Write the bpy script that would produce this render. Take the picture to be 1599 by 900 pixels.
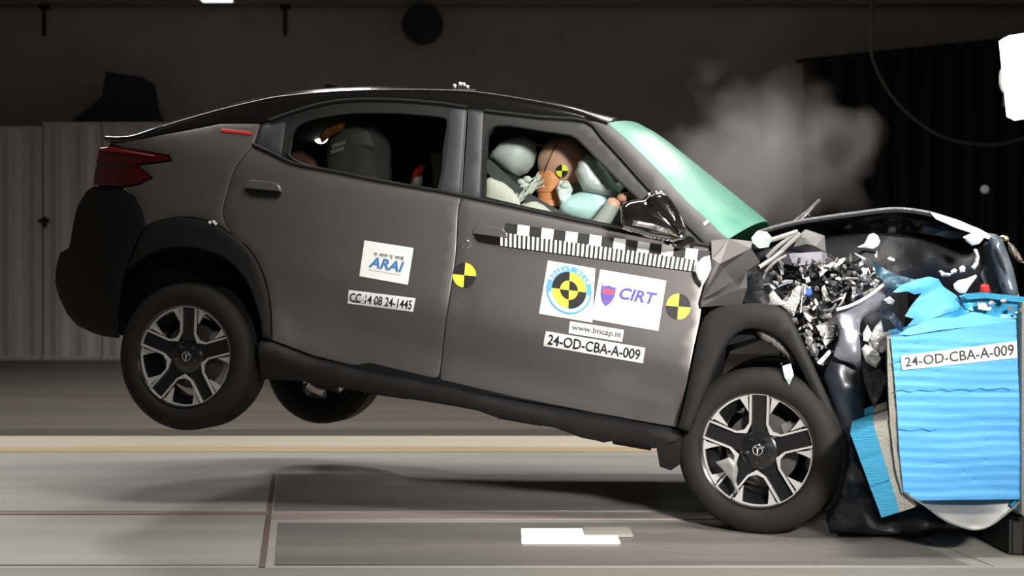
import bpy, bmesh, math, random
from mathutils import Vector, Matrix, Euler
from mathutils.geometry import delaunay_2d_cdt, tessellate_polygon
from math import sin, cos, pi, radians, atan2, sqrt, hypot
random.seed(7)
SC = bpy.context.scene
COL = SC.collection
for _o in list(bpy.data.objects): bpy.data.objects.remove(_o)

# ------------------------------------------------------------------ camera, world, lights, exposure
F, CX, CY, CAMH = 2000.0, 800.0, 450.0, 1.03
cam = bpy.data.cameras.new('camera'); camo = bpy.data.objects.new('camera', cam); COL.objects.link(camo)
camo.location = (0, 0, CAMH); camo.rotation_euler = (pi/2, 0, 0)
cam.sensor_width = 36; cam.lens = 36*F/1599; cam.clip_end = 200
cam.dof.use_dof = True; cam.dof.focus_distance = 5.5; cam.dof.aperture_fstop = 2.4
SC.camera = camo
SC.view_settings.view_transform = 'Standard'; SC.view_settings.look = 'None'
SC.view_settings.gamma = 1; SC.view_settings.use_curve_mapping = False
SC.view_settings.exposure = 0.0
wd = bpy.data.worlds.new('hall'); SC.world = wd; wd.use_nodes = True
wd.node_tree.nodes['Background'].inputs[0].default_value = (.9, .95, 1, 1)
wd.node_tree.nodes['Background'].inputs[1].default_value = 0.03
def area(name, loc, target, sx, sy, power, color=(1, .96, .9), spread=180):
    l = bpy.data.lights.new(name, 'AREA'); l.shape = 'RECTANGLE'; l.size = sx; l.size_y = sy
    l.energy = power; l.color = color; l.spread = radians(spread)
    o = bpy.data.objects.new(name, l); COL.objects.link(o); o.location = loc
    o.rotation_euler = (Vector(target)-Vector(loc)).to_track_quat('-Z', 'Y').to_euler()
    return o
area('overhead_key_bank', (1.2, 4.2, 6.0), (0.7, 5.7, 0), 2.6, 1.0, 135, spread=120)
area('overhead_back_bank', (-0.3, 8.4, 5.8), (0.0, 7.2, 0), 7.0, 1.0, 270)
area('front_flood_bank', (2.3, -1.2, 3.3), (1.05, 5.4, 1.15), 1.0, 0.7, 50, spread=34)
area('front_fill_light', (0.6, -4.5, 2.4), (0.3, 6.0, 0.4), 8.0, 1.6, 16, spread=120)  # added soft fill, brightens the car side and the floor beneath
area('barrier_flood', (3.4, 2.2, 4.2), (1.7, 5.0, 0.6), 0.8, 0.8, 22)
for _i, (_x, _y, _p) in enumerate(((-5.4, 12.6, 210), (-2.2, 14.0, 130), (1.6, 14.0, 110), (4.2, 12.6, 90))):
    area('hall_lamp', (_x, _y, 6.25), (_x*.35, 7.0, 1.2), .7, .7, _p, (1, .96, .92))

# ------------------------------------------------------------------ car frame
YAW, PIT, ROLL = radians(14.6), radians(8.3), radians(1.5)
FW = Vector((cos(YAW)*cos(PIT), -sin(YAW)*cos(PIT), -sin(PIT)))
NN = Vector((-sin(YAW), -cos(YAW), 0))
UPV = NN.cross(FW)
if UPV.z < 0: UPV = -UPV
NN, UPV = NN*cos(ROLL)+UPV*sin(ROLL), UPV*cos(ROLL)-NN*sin(ROLL)
CAMP = Vector((0, 0, CAMH))
OO = Vector((-1.542, 6.0, 0.709)) - 0.9*NN
def car(u, w, v): return OO + FW*u + NN*w + UPV*v
def ray(x, y): return Vector(((x-CX)/F, 1.0, -(y-CY)/F))
def uvw(x, y, w):
    r = ray(x, y); t = (OO+NN*w-CAMP).dot(NN)/r.dot(NN)
    P = CAMP+r*t-OO
    return P.dot(FW), P.dot(UPV)
def wp(x, y, Y): return CAMP+ray(x, y)*Y                 # point of the place at depth Y
def fl(x, y, z=0.0): return CAMP+ray(x, y)*((CAMH-z)*F/(y-CY))   # point of the floor
def proj(P):
    P = P-CAMP
    return CX+F*P.x/P.y, CY-F*P.z/P.y
def sstep(a, b, x):
    t = min(1, max(0, (x-a)/(b-a))); return t*t*(3-2*t)
def lerp(a, b, t): return a+(b-a)*t
def interp(tab, x):
    if x <= tab[0][0]: return tab[0][1]
    for (a, b), (c, d) in zip(tab, tab[1:]):
        if x <= c: return b+(d-b)*(x-a)/(c-a)
    return tab[-1][1]
_b0 = uvw(460, 258, .85); _b1 = uvw(970, 358, .85)
def vbelt(u): return _b0[1]+(_b1[1]-_b0[1])*(u-_b0[0])/(_b1[0]-_b0[0])
_c0 = uvw(700, 500, .9); _c1 = uvw(1000, 571, .9)
def vcrease(u): return _c0[1]+(_c1[1]-_c0[1])*(u-_c0[0])/(_c1[0]-_c0[0])
WT = [(-1.25, .80), (-1.0, .858), (-.85, .878), (-.68, .890), (-.45, .905), (-.25, .898), (-.10, .880), (-.03, .862), (0.0, .848), (.42, .640), (.56, .57), (.8, .45)]
UF = uvw(1181, 704, .9)[0]
def Wb(u, v):
    s = v-vbelt(u)
    w = sum(interp(WT, s+d) for d in (-.03, -.015, 0, .015, .03))/5
    vc = vcrease(u)
    w += .016*(sstep(vc-.022, vc+.014, v)-sstep(vc+.014, vc+.34, v))*sstep(.25, .9, u)
    w -= .070*sstep(0, .20, vc-v)*sstep(.25, .9, u)
    for uw in (0, UF):
        r = hypot(u-uw, v); w += .022*(1-sstep(.40, .60, r))*sstep(-.3, .1, v)
    if u < -.30: w -= .62*(u+.30)**2
    if s > 0 and u < .5: w -= .10*(u-.5)**2*sstep(0, .3, s)
    if u > 2.9: w -= .10*(u-2.9)**2
    return w
def surf(x, y, W=Wb):
    w = .88
    for _ in range(14):
        u, v = uvw(x, y, w); w = w*.4+W(u, v)*.6
    return u, v, w

# ------------------------------------------------------------------ materials
def mat(name, col, rough=.5, metal=0, coat=0, bump=0, bscale=40, emit=None, estr=0, spec=.5, vary=0, vscale=6, alpha=1, stretch=None, sheen=0):
    m = bpy.data.materials.new(name); m.use_nodes = True; nt = m.node_tree; p = nt.nodes['Principled BSDF']
    p.inputs['Base Color'].default_value = (*col, 1); p.inputs['Roughness'].default_value = rough
    p.inputs['Metallic'].default_value = metal; p.inputs['Coat Weight'].default_value = coat
    p.inputs['Coat Roughness'].default_value = .08
    p.inputs['Specular IOR Level'].default_value = spec
    p.inputs['Alpha'].default_value = alpha
    if emit: p.inputs['Emission Color'].default_value = (*emit, 1); p.inputs['Emission Strength'].default_value = estr
    if bump or vary:
        tc = nt.nodes.new('ShaderNodeTexCoord'); mp = nt.nodes.new('ShaderNodeMapping')
        nt.links.new(tc.outputs['Object'], mp.inputs[0])
        if stretch: mp.inputs['Scale'].default_value = stretch
    if bump:
        n = nt.nodes.new('ShaderNodeTexNoise'); n.inputs['Scale'].default_value = bscale; n.inputs['Detail'].default_value = 4
        b = nt.nodes.new('ShaderNodeBump'); b.inputs['Strength'].default_value = bump; b.inputs['Distance'].default_value = .01
        nt.links.new(mp.outputs[0], n.inputs['Vector']); nt.links.new(n.outputs[0], b.inputs['Height']); nt.links.new(b.outputs[0], p.inputs['Normal'])
    if vary:
        n = nt.nodes.new('ShaderNodeTexNoise'); n.inputs['Scale'].default_value = vscale; n.inputs['Detail'].default_value = 6; n.inputs['Roughness'].default_value = .65
        r = nt.nodes.new('ShaderNodeValToRGB')
        r.color_ramp.elements[0].color = (*[c*(1-vary) for c in col], 1); r.color_ramp.elements[1].color = (*[min(1, c*(1+vary)) for c in col], 1)
        r.color_ramp.elements[0].position = .3; r.color_ramp.elements[1].position = .7
        nt.links.new(mp.outputs[0], n.inputs['Vector']); nt.links.new(n.outputs[0], r.inputs[0]); nt.links.new(r.outputs[0], p.inputs['Base Color'])
    return m
def glass(name, tint, fac, rough=.02, spec=1.0):
    """tinted pane: partly see-through, partly glossy body colour"""
    m = bpy.data.materials.new(name); m.use_nodes = True; nt = m.node_tree; nt.nodes.clear()
    out = nt.nodes.new('ShaderNodeOutputMaterial'); t = nt.nodes.new('ShaderNodeBsdfTransparent'); t.inputs[0].default_value = (*tint, 1)
    g = nt.nodes.new('ShaderNodeBsdfGlossy'); g.inputs['Roughness'].default_value = rough; g.inputs[0].default_value = (1, 1, 1, 1)
    fr = nt.nodes.new('ShaderNodeFresnel'); fr.inputs[0].default_value = 1.45
    mu = nt.nodes.new('ShaderNodeMath'); mu.operation = 'MULTIPLY'; mu.inputs[1].default_value = fac
    mx = nt.nodes.new('ShaderNodeMixShader')
    nt.links.new(fr.outputs[0], mu.inputs[0]); nt.links.new(mu.outputs[0], mx.inputs[0])
    nt.links.new(t.outputs[0], mx.inputs[1]); nt.links.new(g.outputs[0], mx.inputs[2]); nt.links.new(mx.outputs[0], out.inputs[0])
    return m
M = {}
M['paint'] = mat('satin_grey_paint', (.128, .117, .116), .42, .5, .15, vary=.06, vscale=1.5)
M['gloss_black'] = mat('gloss_black_paint', (.008, .0075, .0075), .14, .0, .5)
M['pillarpaint'] = mat('dark_pillar_paint', (.045, .042, .041), .42, .3)
M['bumperblack'] = mat('black_bumper_plastic', (.007, .007, .008), .6, spec=.22, bump=.1, bscale=300)
M['clad'] = mat('black_cladding_plastic', (.0095, .0095, .010), .6, spec=.22, bump=.12, bscale=300)
M['trim'] = mat('dark_window_trim', (.011, .0115, .012), .45, spec=.35)
M['pillar'] = mat('grey_pillar_film', (.036, .039, .043), .45, .2)
M['inner'] = mat('black_cabin_lining', (.008, .008, .009), .9, spec=.1)
M['dark'] = mat('blackened_metal', (.010, .010, .012), .6, bump=.4, bscale=30)
M['tyre'] = mat('tyre_rubber', (.016, .015, .0142), .7, spec=.2, bump=.1, bscale=160, vary=.15, vscale=4)
M['rimblack'] = mat('rim_gloss_black', (.010, .010, .011), .2, coat=.5)
M['rimsilver'] = mat('rim_machined_silver', (.66, .65, .64), .35, .5)
M['disc'] = mat('brake_steel', (.10, .097, .095), .45, .6)
M['chrome'] = mat('bright_chrome', (.7, .7, .7), .14, 1)
M['tail'] = mat('tail_lamp_red', (.055, .002, .003), .16, coat=.2)
M['tailbright'] = mat('tail_lamp_bright_red', (.20, .008, .012), .2, coat=.2)
M['red'] = mat('red_plastic', (.55, .035, .03), .3)
M['win'] = glass('clear_side_glass', (.88, .92, .91), .12)
M['winrear'] = glass('tinted_rear_glass', (.62, .64, .63), .12)
M['seat'] = mat('black_seat_cloth', (.020, .019, .019), .8, bump=.2, bscale=200)
M['seatgrey'] = mat('grey_seat_cloth', (.22, .21, .205), .75, bump=.2, bscale=200)
M['headrest'] = mat('light_grey_vinyl', (.62, .61, .60), .5)
M['belt'] = mat('grey_webbing', (.055, .055, .055), .7)
M['skin'] = mat('dummy_vinyl_brown', (.64, .33, .24), .42, vary=.06, vscale=14)
M['neck'] = mat('dummy_rubber_orange', (.76, .28, .11), .5)
M['cotton'] = mat('cream_cotton', (.62, .56, .49), .8, bump=.3, bscale=60)
M['sleeve'] = mat('grey_sleeve', (.36, .33, .31), .7)
M['wire'] = mat('cream_cable', (.70, .68, .62), .45)
M['orange'] = mat('orange_webbing', (.65, .22, .05), .6)
M['airbag'] = mat('white_airbag_nylon', (.92, .92, .91), .65, bump=.25, bscale=18)
M['airshade'] = mat('teal_shaded_airbag_nylon', (.66, .86, .87), .65, bump=.25, bscale=18)  # shade and green light through the windscreen put into the colour
M['white'] = mat('white_vinyl', (.86, .86, .85), .4)
M['black'] = mat('black_print', (.012, .012, .012), .5)
M['greyd'] = mat('dark_grey_print', (.10, .10, .105), .5)
M['grey'] = mat('grey_print', (.36, .36, .36), .5)
M['yellow'] = mat('yellow_print', (.86, .80, .06), .45)
M['blueprint'] = mat('blue_print', (.10, .34, .72), .5)
M['navy'] = mat('navy_print', (.10, .09, .36), .5)
M['crimson'] = mat('crimson_print', (.80, .07, .13), .5)
M['arai'] = mat('steel_blue_print', (.06, .19, .46), .5)
M['shard'] = mat('pale_broken_plastic', (.62, .63, .66), .5)
M['alu'] = mat('torn_aluminium', (.30, .30, .31), .38, .75, bump=.5, bscale=30)
M['beam'] = mat('bluish_beam_steel', (.20, .25, .30), .35, .5, bump=.6, bscale=14, vary=.35, vscale=9)
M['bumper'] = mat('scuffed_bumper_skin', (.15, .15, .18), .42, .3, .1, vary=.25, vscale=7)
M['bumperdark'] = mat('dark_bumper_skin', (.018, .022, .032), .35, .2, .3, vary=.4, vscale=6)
M['blue'] = mat('barrier_blue_sheet', (.072, .315, .65), .6, .1, 0, bump=.25, bscale=5, stretch=(1, 1, 9))
M['bluedark'] = mat('barrier_scuffed_blue', (.03, .24, .42), .38, .3, bump=.7, bscale=22, vary=.6, vscale=16)
M['bluetile'] = mat('barrier_honeycomb_blue', (.03, .27, .46), .45, .2, bump=.8, bscale=24, stretch=(1, 1, 16))
M['honey'] = mat('honeycomb_aluminium', (.40, .38, .33), .5, .4, bump=1.0, bscale=220)
M['sheet'] = mat('bare_aluminium_sheet', (.36, .36, .35), .36, .8)
M['canister'] = mat('blue_cap', (.04, .10, .42), .35)
# ------------------------------------------------------------------ object helpers
WL = {}                                                   # world origin of every parent made so far
def empty(name, loc, label, cat, group=None):
    o = bpy.data.objects.new(name, None); COL.objects.link(o); o.location = loc; o.empty_display_size = .1
    o['label'] = label; o['category'] = cat
    if group: o['group'] = group
    WL[o] = Vector(loc); return o
def mk(name, verts, faces, m, parent=None, smooth=True, label=None, cat=None, group=None, kind=None, mi=None, sharp=40):
    c = sum((Vector(v) for v in verts), Vector())/max(1, len(verts))
    me = bpy.data.meshes.new(name); me.from_pydata([Vector(v)-c for v in verts], [], faces); me.validate(); me.update()
    for q in (m if isinstance(m, (list, tuple)) else [m]): me.materials.append(q if not isinstance(q, str) else M[q])
    if mi and len(mi) == len(me.polygons):
        for p, i in zip(me.polygons, mi): p.material_index = i
    bm = bmesh.new(); bm.from_mesh(me); bmesh.ops.recalc_face_normals(bm, faces=bm.faces[:])
    for f in bm.faces: f.smooth = smooth
    if smooth:
        for e in bm.edges:
            if len(e.link_faces) == 2 and e.calc_face_angle(0) > radians(sharp): e.smooth = False
    bm.to_mesh(me); bm.free()
    o = bpy.data.objects.new(name, me); COL.objects.link(o)
    o.location = c-(WL[parent] if parent else Vector()); WL[o] = c
    if parent: o.parent = parent
    if label: o['label'] = label
    if cat: o['category'] = cat
    if group: o['group'] = group
    if kind: o['kind'] = kind
    return o
class MB:
    def __init__(s): s.v, s.f, s.mi, s.cur = [], [], [], 0
    def add(s, vs, fs):
        k = len(s.v); s.v += [Vector(v) for v in vs]; s.f += [tuple(i+k for i in f) for f in fs]; s.mi += [s.cur]*len(fs); return s
    def box(s, c, size, R=None, bev=0.0):
        a, b, d = (x/2 for x in size); bm = bmesh.new(); bmesh.ops.create_cube(bm, size=1)
        for v in bm.verts: v.co = Vector((v.co.x*2*a, v.co.y*2*b, v.co.z*2*d))
        if bev: bmesh.ops.bevel(bm, geom=bm.edges[:], offset=bev, segments=2, affect='EDGES')
        bm.verts.index_update()
        vs = [(R @ v.co if R else v.co)+Vector(c) for v in bm.verts]; fs = [[v.index for v in f.verts] for f in bm.faces]
        bm.free(); return s.add(vs, fs)
    def tube(s, pts, r, n=8, cap=True):
        pts = [Vector(p) for p in pts]; rs = r if isinstance(r, (list, tuple)) else [r]*len(pts)
        vs, fs = [], []
        t0 = (pts[1]-pts[0]).normalized(); a = t0.orthogonal().normalized()
        for i, p in enumerate(pts):
            t = (pts[min(i+1, len(pts)-1)]-pts[max(i-1, 0)]).normalized()
            a = (a-t*a.dot(t)).normalized(); b = t.cross(a)
            for k in range(n): vs.append(p+(a*cos(2*pi*k/n)+b*sin(2*pi*k/n))*rs[i])
        for i in range(len(pts)-1):
            for k in range(n): fs.append((i*n+k, i*n+(k+1) % n, (i+1)*n+(k+1) % n, (i+1)*n+k))
        if cap: fs += [tuple(range(n))[::-1], tuple((len(pts)-1)*n+k for k in range(n))]
        return s.add(vs, fs)
    def lathe(s, prof, n=48, axis=None, closed=False):
        """prof: (radius, height) pairs about the local z axis; axis = 4x4 matrix"""
        A = axis or Matrix.Identity(4); vs, fs = [], []
        for r, h in prof:
            for k in range(n): vs.append(A @ Vector((r*cos(2*pi*k/n), r*sin(2*pi*k/n), h)))
        m = len(prof)
        for i in range(m if closed else m-1):
            j = (i+1) % m
            for k in range(n): fs.append((i*n+k, i*n+(k+1) % n, j*n+(k+1) % n, j*n+k))
        return s.add(vs, fs)
    def ellipsoid(s, c, ax, n=16, m=10):
        """ax: three axis vectors"""
        vs, fs = [], []
        for i in range(m+1):
            th = pi*i/m
            for k in range(n):
                ph = 2*pi*k/n
                vs.append(Vector(c)+ax[0]*(sin(th)*cos(ph))+ax[1]*(sin(th)*sin(ph))+ax[2]*cos(th))
        for i in range(m):
            for k in range(n): fs.append((i*n+k, i*n+(k+1) % n, (i+1)*n+(k+1) % n, (i+1)*n+k))
        return s.add(vs, fs)
    def prism(s, pts, d):
        """polygon pts (3D, planar-ish) extruded by vector d"""
        pts = [Vector(p) for p in pts]; n = len(pts); d = Vector(d)
        tris = tessellate_polygon([pts])
        fs = [tuple(t) for t in tris]+[tuple(i+n for i in t[::-1]) for t in tris]+[(i, (i+1) % n, (i+1) % n+n, i+n) for i in range(n)]
        return s.add(pts+[p+d for p in pts], fs)
    def build(s, name, m, parent=None, **k):
        return mk(name, s.v, s.f, m, parent, mi=s.mi if isinstance(m, (list, tuple)) else None, **k)
def cr(pts, n=5, closed=False):
    """Catmull-Rom through the points"""
    P = [Vector(p) for p in pts]; out = []; L = len(P)
    for i in range(L if closed else L-1):
        a = P[(i-1) % L] if (closed or i > 0) else P[0]*2-P[1]
        b, c = P[i], P[(i+1) % L]
        d = P[(i+2) % L] if (closed or i < L-2) else P[-1]*2-P[-2]
        for k in range(n):
            t = k/n
            out.append(.5*((2*b)+(c-a)*t+(2*a-5*b+4*c-d)*t*t+(3*b-3*c+d-a)*t**3))
    if not closed: out.append(P[-1])
    return [tuple(p) for p in out]
def pip(x, y, P):
    ins = False; j = len(P)-1
    for i in range(len(P)):
        xi, yi = P[i]; xj, yj = P[j]
        if (yi > y) != (yj > y) and x < (xj-xi)*(y-yi)/(yj-yi)+xi: ins = not ins
        j = i
    return ins
def densify(P, ds):
    out = []
    for i in range(len(P)):
        a, b = P[i], P[(i+1) % len(P)]; n = max(1, int(math.ceil(hypot(b[0]-a[0], b[1]-a[1])/ds)))
        for k in range(n): out.append((a[0]+(b[0]-a[0])*k/n, a[1]+(b[1]-a[1])*k/n))
    return out
def inset_poly(P, d):
    A = sum(P[i-1][0]*P[i][1]-P[i][0]*P[i-1][1] for i in range(len(P)))
    sg = 1 if A > 0 else -1; out = []; n = len(P)
    for i in range(n):
        a, b, c = Vector(P[i-1]), Vector(P[i]), Vector(P[(i+1) % n])
        e1, e2 = (b-a), (c-b)
        if e1.length < 1e-9 or e2.length < 1e-9: out.append(tuple(b)); continue
        e1.normalize(); e2.normalize()
        n1 = Vector((-e1.y, e1.x))*sg; n2 = Vector((-e2.y, e2.x))*sg
        bi = n1+n2
        if bi.length < .2: out.append(tuple(b)); continue
        bi = bi/bi.length; k = d/max(.45, bi.dot(n1))
        out.append((b.x+bi.x*k, b.y+bi.y*k))
    return out
def cdt(loops, inner_pts):
    vs, es = [], []
    for L in loops:
        k = len(vs); vs += [Vector(p) for p in L]; es += [(k+i, k+(i+1) % len(L)) for i in range(len(L))]
    vs += [Vector(p) for p in inner_pts]
    r = delaunay_2d_cdt(vs, es, [], 0, 1e-6)
    return r[0], r[2], r[3]
def sheet2d(loop, ds, holes=(), inset=0.0, edge=0.0):
    """triangulated 2-D region: verts, tris, depth flag (1 on the outer rim)"""
    loop = [tuple(p)[:2] for p in loop]
    if inset: loop = inset_poly(loop, inset)
    loop = densify(loop, ds); hl = [densify([tuple(h)[:2] for h in hh], ds) for hh in holes]
    loops = [loop]+hl
    ring = inset_poly(loop, edge) if edge else None
    if ring: loops.append(ring)
    lim = ring or loop
    xs = [p[0] for p in lim]; ys = [p[1] for p in lim]; pts = []
    ny = int((max(ys)-min(ys))/ds)+1; nx = int((max(xs)-min(xs))/ds)+1
    for j in range(ny+1):
        for i in range(nx+1):
            x = min(xs)+(i+.5*(j % 2))*ds; y = min(ys)+j*ds*.9
            if pip(x, y, lim) and not any(pip(x, y, h) for h in hl):
                if min(hypot(x-p[0], y-p[1]) for p in lim) > ds*.45: pts.append((x, y))
    V, T, orig = cdt(loops, pts)
    T2 = []
    for t in T:
        x = sum(V[i].x for i in t)/3; y = sum(V[i].y for i in t)/3
        if pip(x, y, loop) and not any(pip(x, y, h) for h in hl): T2.append(tuple(t))
    n0 = len(loop); rim = [1 if any(o < n0 for o in orig[i]) else 0 for i in range(len(V))]
    return [(v.x, v.y) for v in V], T2, rim
def thicken(V3, T, back):
    """close a sheet: V3 front points, back points, boundary walls"""
    n = len(V3); cnt = {}
    for t in T:
        for k in range(len(t)):
            a, b = t[k], t[(k+1) % len(t)]; cnt[(a, b)] = 1
    fs = [tuple(t) for t in T]+[tuple(i+n for i in t[::-1]) for t in T]
    for (a, b) in cnt:
        if (b, a) not in cnt: fs.append((b, a, a+n, b+n))
    return list(V3)+list(back), fs
def panel(name, poly, parent, m, W=Wb, off=0.0, thick=.02, ds=.05, inset=.0025, edge=.006, drop=.0025, mirror=False, disp=None, holes=(), **k):
    """body panel: a photograph outline laid on the car's side surface, with rolled edges and thickness"""
    loop = [surf(p[0], p[1], W)[:2] for p in poly]
    hl = [[surf(p[0], p[1], W)[:2] for p in h] for h in holes]
    V, T, rim = sheet2d(loop, ds, hl, inset, edge)
    res = []
    for sg in ((1, -1) if mirror else (1,)):
        fr, bk = [], []
        for (u, v), r in zip(V, rim):
            w = W(u, v)+off-(drop if r and edge else 0)+(disp(u, v) if disp else 0)
            fr.append(car(u, sg*w, v)); bk.append(car(u, sg*(w-thick), v))
        vs, fs = thicken(fr, T, bk)
        res.append(mk(name, vs, fs, m, parent if not isinstance(parent, (list, tuple)) else parent[0 if sg == 1 else 1], **k))
    return res if mirror else res[0]
# lettering
def glyphs(txt, weight=0.0, shear=0.0):
    c = bpy.data.curves.new('t', 'FONT'); c.body = txt; c.size = 1; c.offset = weight; c.shear = shear; c.resolution_u = 3
    o = bpy.data.objects.new('t', c); COL.objects.link(o); bpy.context.view_layer.update()
    me = bpy.data.meshes.new_from_object(o.evaluated_get(bpy.context.evaluated_depsgraph_get()))
    V = [(v.co.x, v.co.y) for v in me.vertices]; Fs = [tuple(p.vertices) for p in me.polygons]
    bpy.data.objects.remove(o); bpy.data.curves.remove(c); bpy.data.meshes.remove(me)
    if not V: return [], []
    x0, x1 = min(p[0] for p in V), max(p[0] for p in V); y0, y1 = min(p[1] for p in V), max(p[1] for p in V)
    return [((x-x0)/(x1-x0), (y-y0)/(y1-y0)) for x, y in V], Fs
def bil(q, s, t):
    """q: top-left, top-right, bottom-right, bottom-left; s right, t up"""
    a = [lerp(q[3][i], q[2][i], s) for i in range(2)]; b = [lerp(q[0][i], q[1][i], s) for i in range(2)]
    return lerp(a[0], b[0], t), lerp(a[1], b[1], t)
def on_side(x, y, off, W=Wb):
    u, v, w = surf(x, y, W); return car(u, W(u, v)+off, v)
def lettering(txt, q, box, parent, m, off=.004, weight=0.0, shear=0.0, name='lettering', place=None):
    V, Fs = glyphs(txt, weight, shear); s0, t0, s1, t1 = box
    pl = place or (lambda x, y: on_side(x, y, off))
    P = [pl(*bil(q, lerp(s0, s1, x), lerp(t0, t1, y))) for x, y in V]
    return mk(name, P, Fs, m, parent, smooth=False)
# ------------------------------------------------------------------ the hall (setting)
def streak(name, col, vary, rough, metal=0, scale=1.1, sx=.25, sy=3.0, bump=.02):
    return mat(name, col, rough, metal, vary=vary, vscale=scale, bump=bump, bscale=6, stretch=(sx, sy, 1))
M['floorback'] = streak('dull_brown_floor', (.105, .09, .075), .25, .42)
M['floorlight'] = streak('worn_light_concrete', (.36, .345, .325), .16, .40)
M['floorslab'] = streak('beige_concrete_slab', (.33, .315, .28), .2, .5)
M['yellowline'] = streak('faded_yellow_floor_paint', (.52, .47, .37), .15, .4)
M['steelplate'] = streak('worn_steel_plate', (.205, .188, .176), .35, .42, .05)
M['wall'] = mat('dark_hall_wall', (.40, .365, .33), .8, vary=.2, vscale=.4)
M['ceil'] = mat('dark_ceiling', (.03, .03, .03), .9)
M['beamlight'] = mat('pale_steel_beam', (.20, .20, .19), .5)
M['partition'] = mat('pale_sheet_panel', (.68, .625, .595), .5, .0, vary=.14, vscale=1.2, stretch=(5, 1, .15))
M['cloth'] = mat('navy_cloth_cover', (.018, .020, .028), .85, bump=.4, bscale=5)
M['curtain'] = mat('black_curtain', (.022, .021, .021), 1, spec=0)
def quad_slab(name, x0, x1, y0, y1, z, m, t=.004, **k):
    b = MB(); b.box(((x0+x1)/2, (y0+y1)/2, z-t/2), (x1-x0, y1-y0, t)); return b.build(name, m, smooth=False, **k)
yF = lambda y: CAMH*F/(y-CY)
quad_slab('floor', -13, 13, -6, yF(681), 0.0, M['floorlight'], .2, kind='structure')
quad_slab('floor', -13, 13, yF(681), 20, 0.0, M['floorback'], .2, kind='structure')
# inlaid slabs, plates, joints and painted lines; the grid runs a little askew to the view
s0, s1 = fl(428, 745), fl(410, 885); SK = (s1.x-s0.x)/(s1.y-s0.y)
def gx(x0, Y): return s0.x+x0+SK*(Y-s0.y)
def slab(name, a, c, y0, y1, z, m):
    Y0, Y1 = yF(y0), yF(y1); b = MB(); b.prism([(gx(a, Y0), Y0, z-.006), (gx(c, Y0), Y0, z-.006), (gx(c, Y1), Y1, z-.006), (gx(a, Y1), Y1, z-.006)], (0, 0, .006)); return b.build(name, m, smooth=False, kind='structure')
M['orangeline'] = streak('worn_orange_line', (.44, .33, .18), .2, .5)
M['brownline'] = streak('dark_brown_joint', (.030, .020, .010), .3, .7)
slab('trim_1', -12, 12, 699, 682, .003, M['yellowline'])
slab('trim_2', -12, 12, 706, 699, .003, M['orangeline'])
slab('trim_3', -12, 12, 681, 671, .003, M['brownline'])
slab('trim_4', -9, -.02, 884, 806, .004, M['floorslab'])
slab('trim_5', -9, -.02, 799, 742, .003, M['floorslab'])
slab('trim_6', .045, 2.62, 884, 818, .004, M['steelplate'])
slab('trim_7', .02, 2.62, 799, 742, .004, M['steelplate'])
slab('trim_12', -12, 12, 2000, 889, .004, streak('beige_front_slab', (.25, .235, .205), .2, .5))
slab('trim_13', 2.70, 12, 886, 760, .004, M['floorslab'])
slab('trim_8', -.012, .012, 888, 742, .005, mat('dark_joint', (.12, .09, .075), .7))
slab('trim_9', -9, 0, 805, 801, .0055, mat('rusty_joint', (.20, .16, .135), .6))
slab('trim_10', .012, 2.7, 812, 803, .0045, M['pinkline'] if 'pinkline' in M else streak('pinkish_worn_edge', (.30, .25, .23), .2, .5))
b = MB(); b.box((0, 20.1, 4.5), (26, .2, 9)); b.build('wall_back', M['wall'], smooth=False, kind='structure')
b = MB(); b.box((-13.1, 7, 4.5), (.2, 26, 9)); b.build('wall_left', M['wall'], smooth=False, kind='structure')
b = MB(); b.box((13.1, 7, 4.5), (.2, 26, 9)); b.build('wall_right', M['wall'], smooth=False, kind='structure')
b = MB(); b.box((0, 7, 9.1), (26.4, 26.4, .2)); b.build('ceiling', M['ceil'], smooth=False, kind='structure')
# pale steel beam along the top of the view
zt = wp(800, 6, 19.5).z+.29
b = MB(); b.box((0, 19.5, zt+.12), (25.6, .24, .14)); b.box((0, 19.5, zt-.10), (25.6, .04, .30)); b.box((0, 19.5, zt-.28), (25.6, .24, .06))
b.build('trim_11', M['beamlight'], smooth=False, kind='structure')
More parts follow.
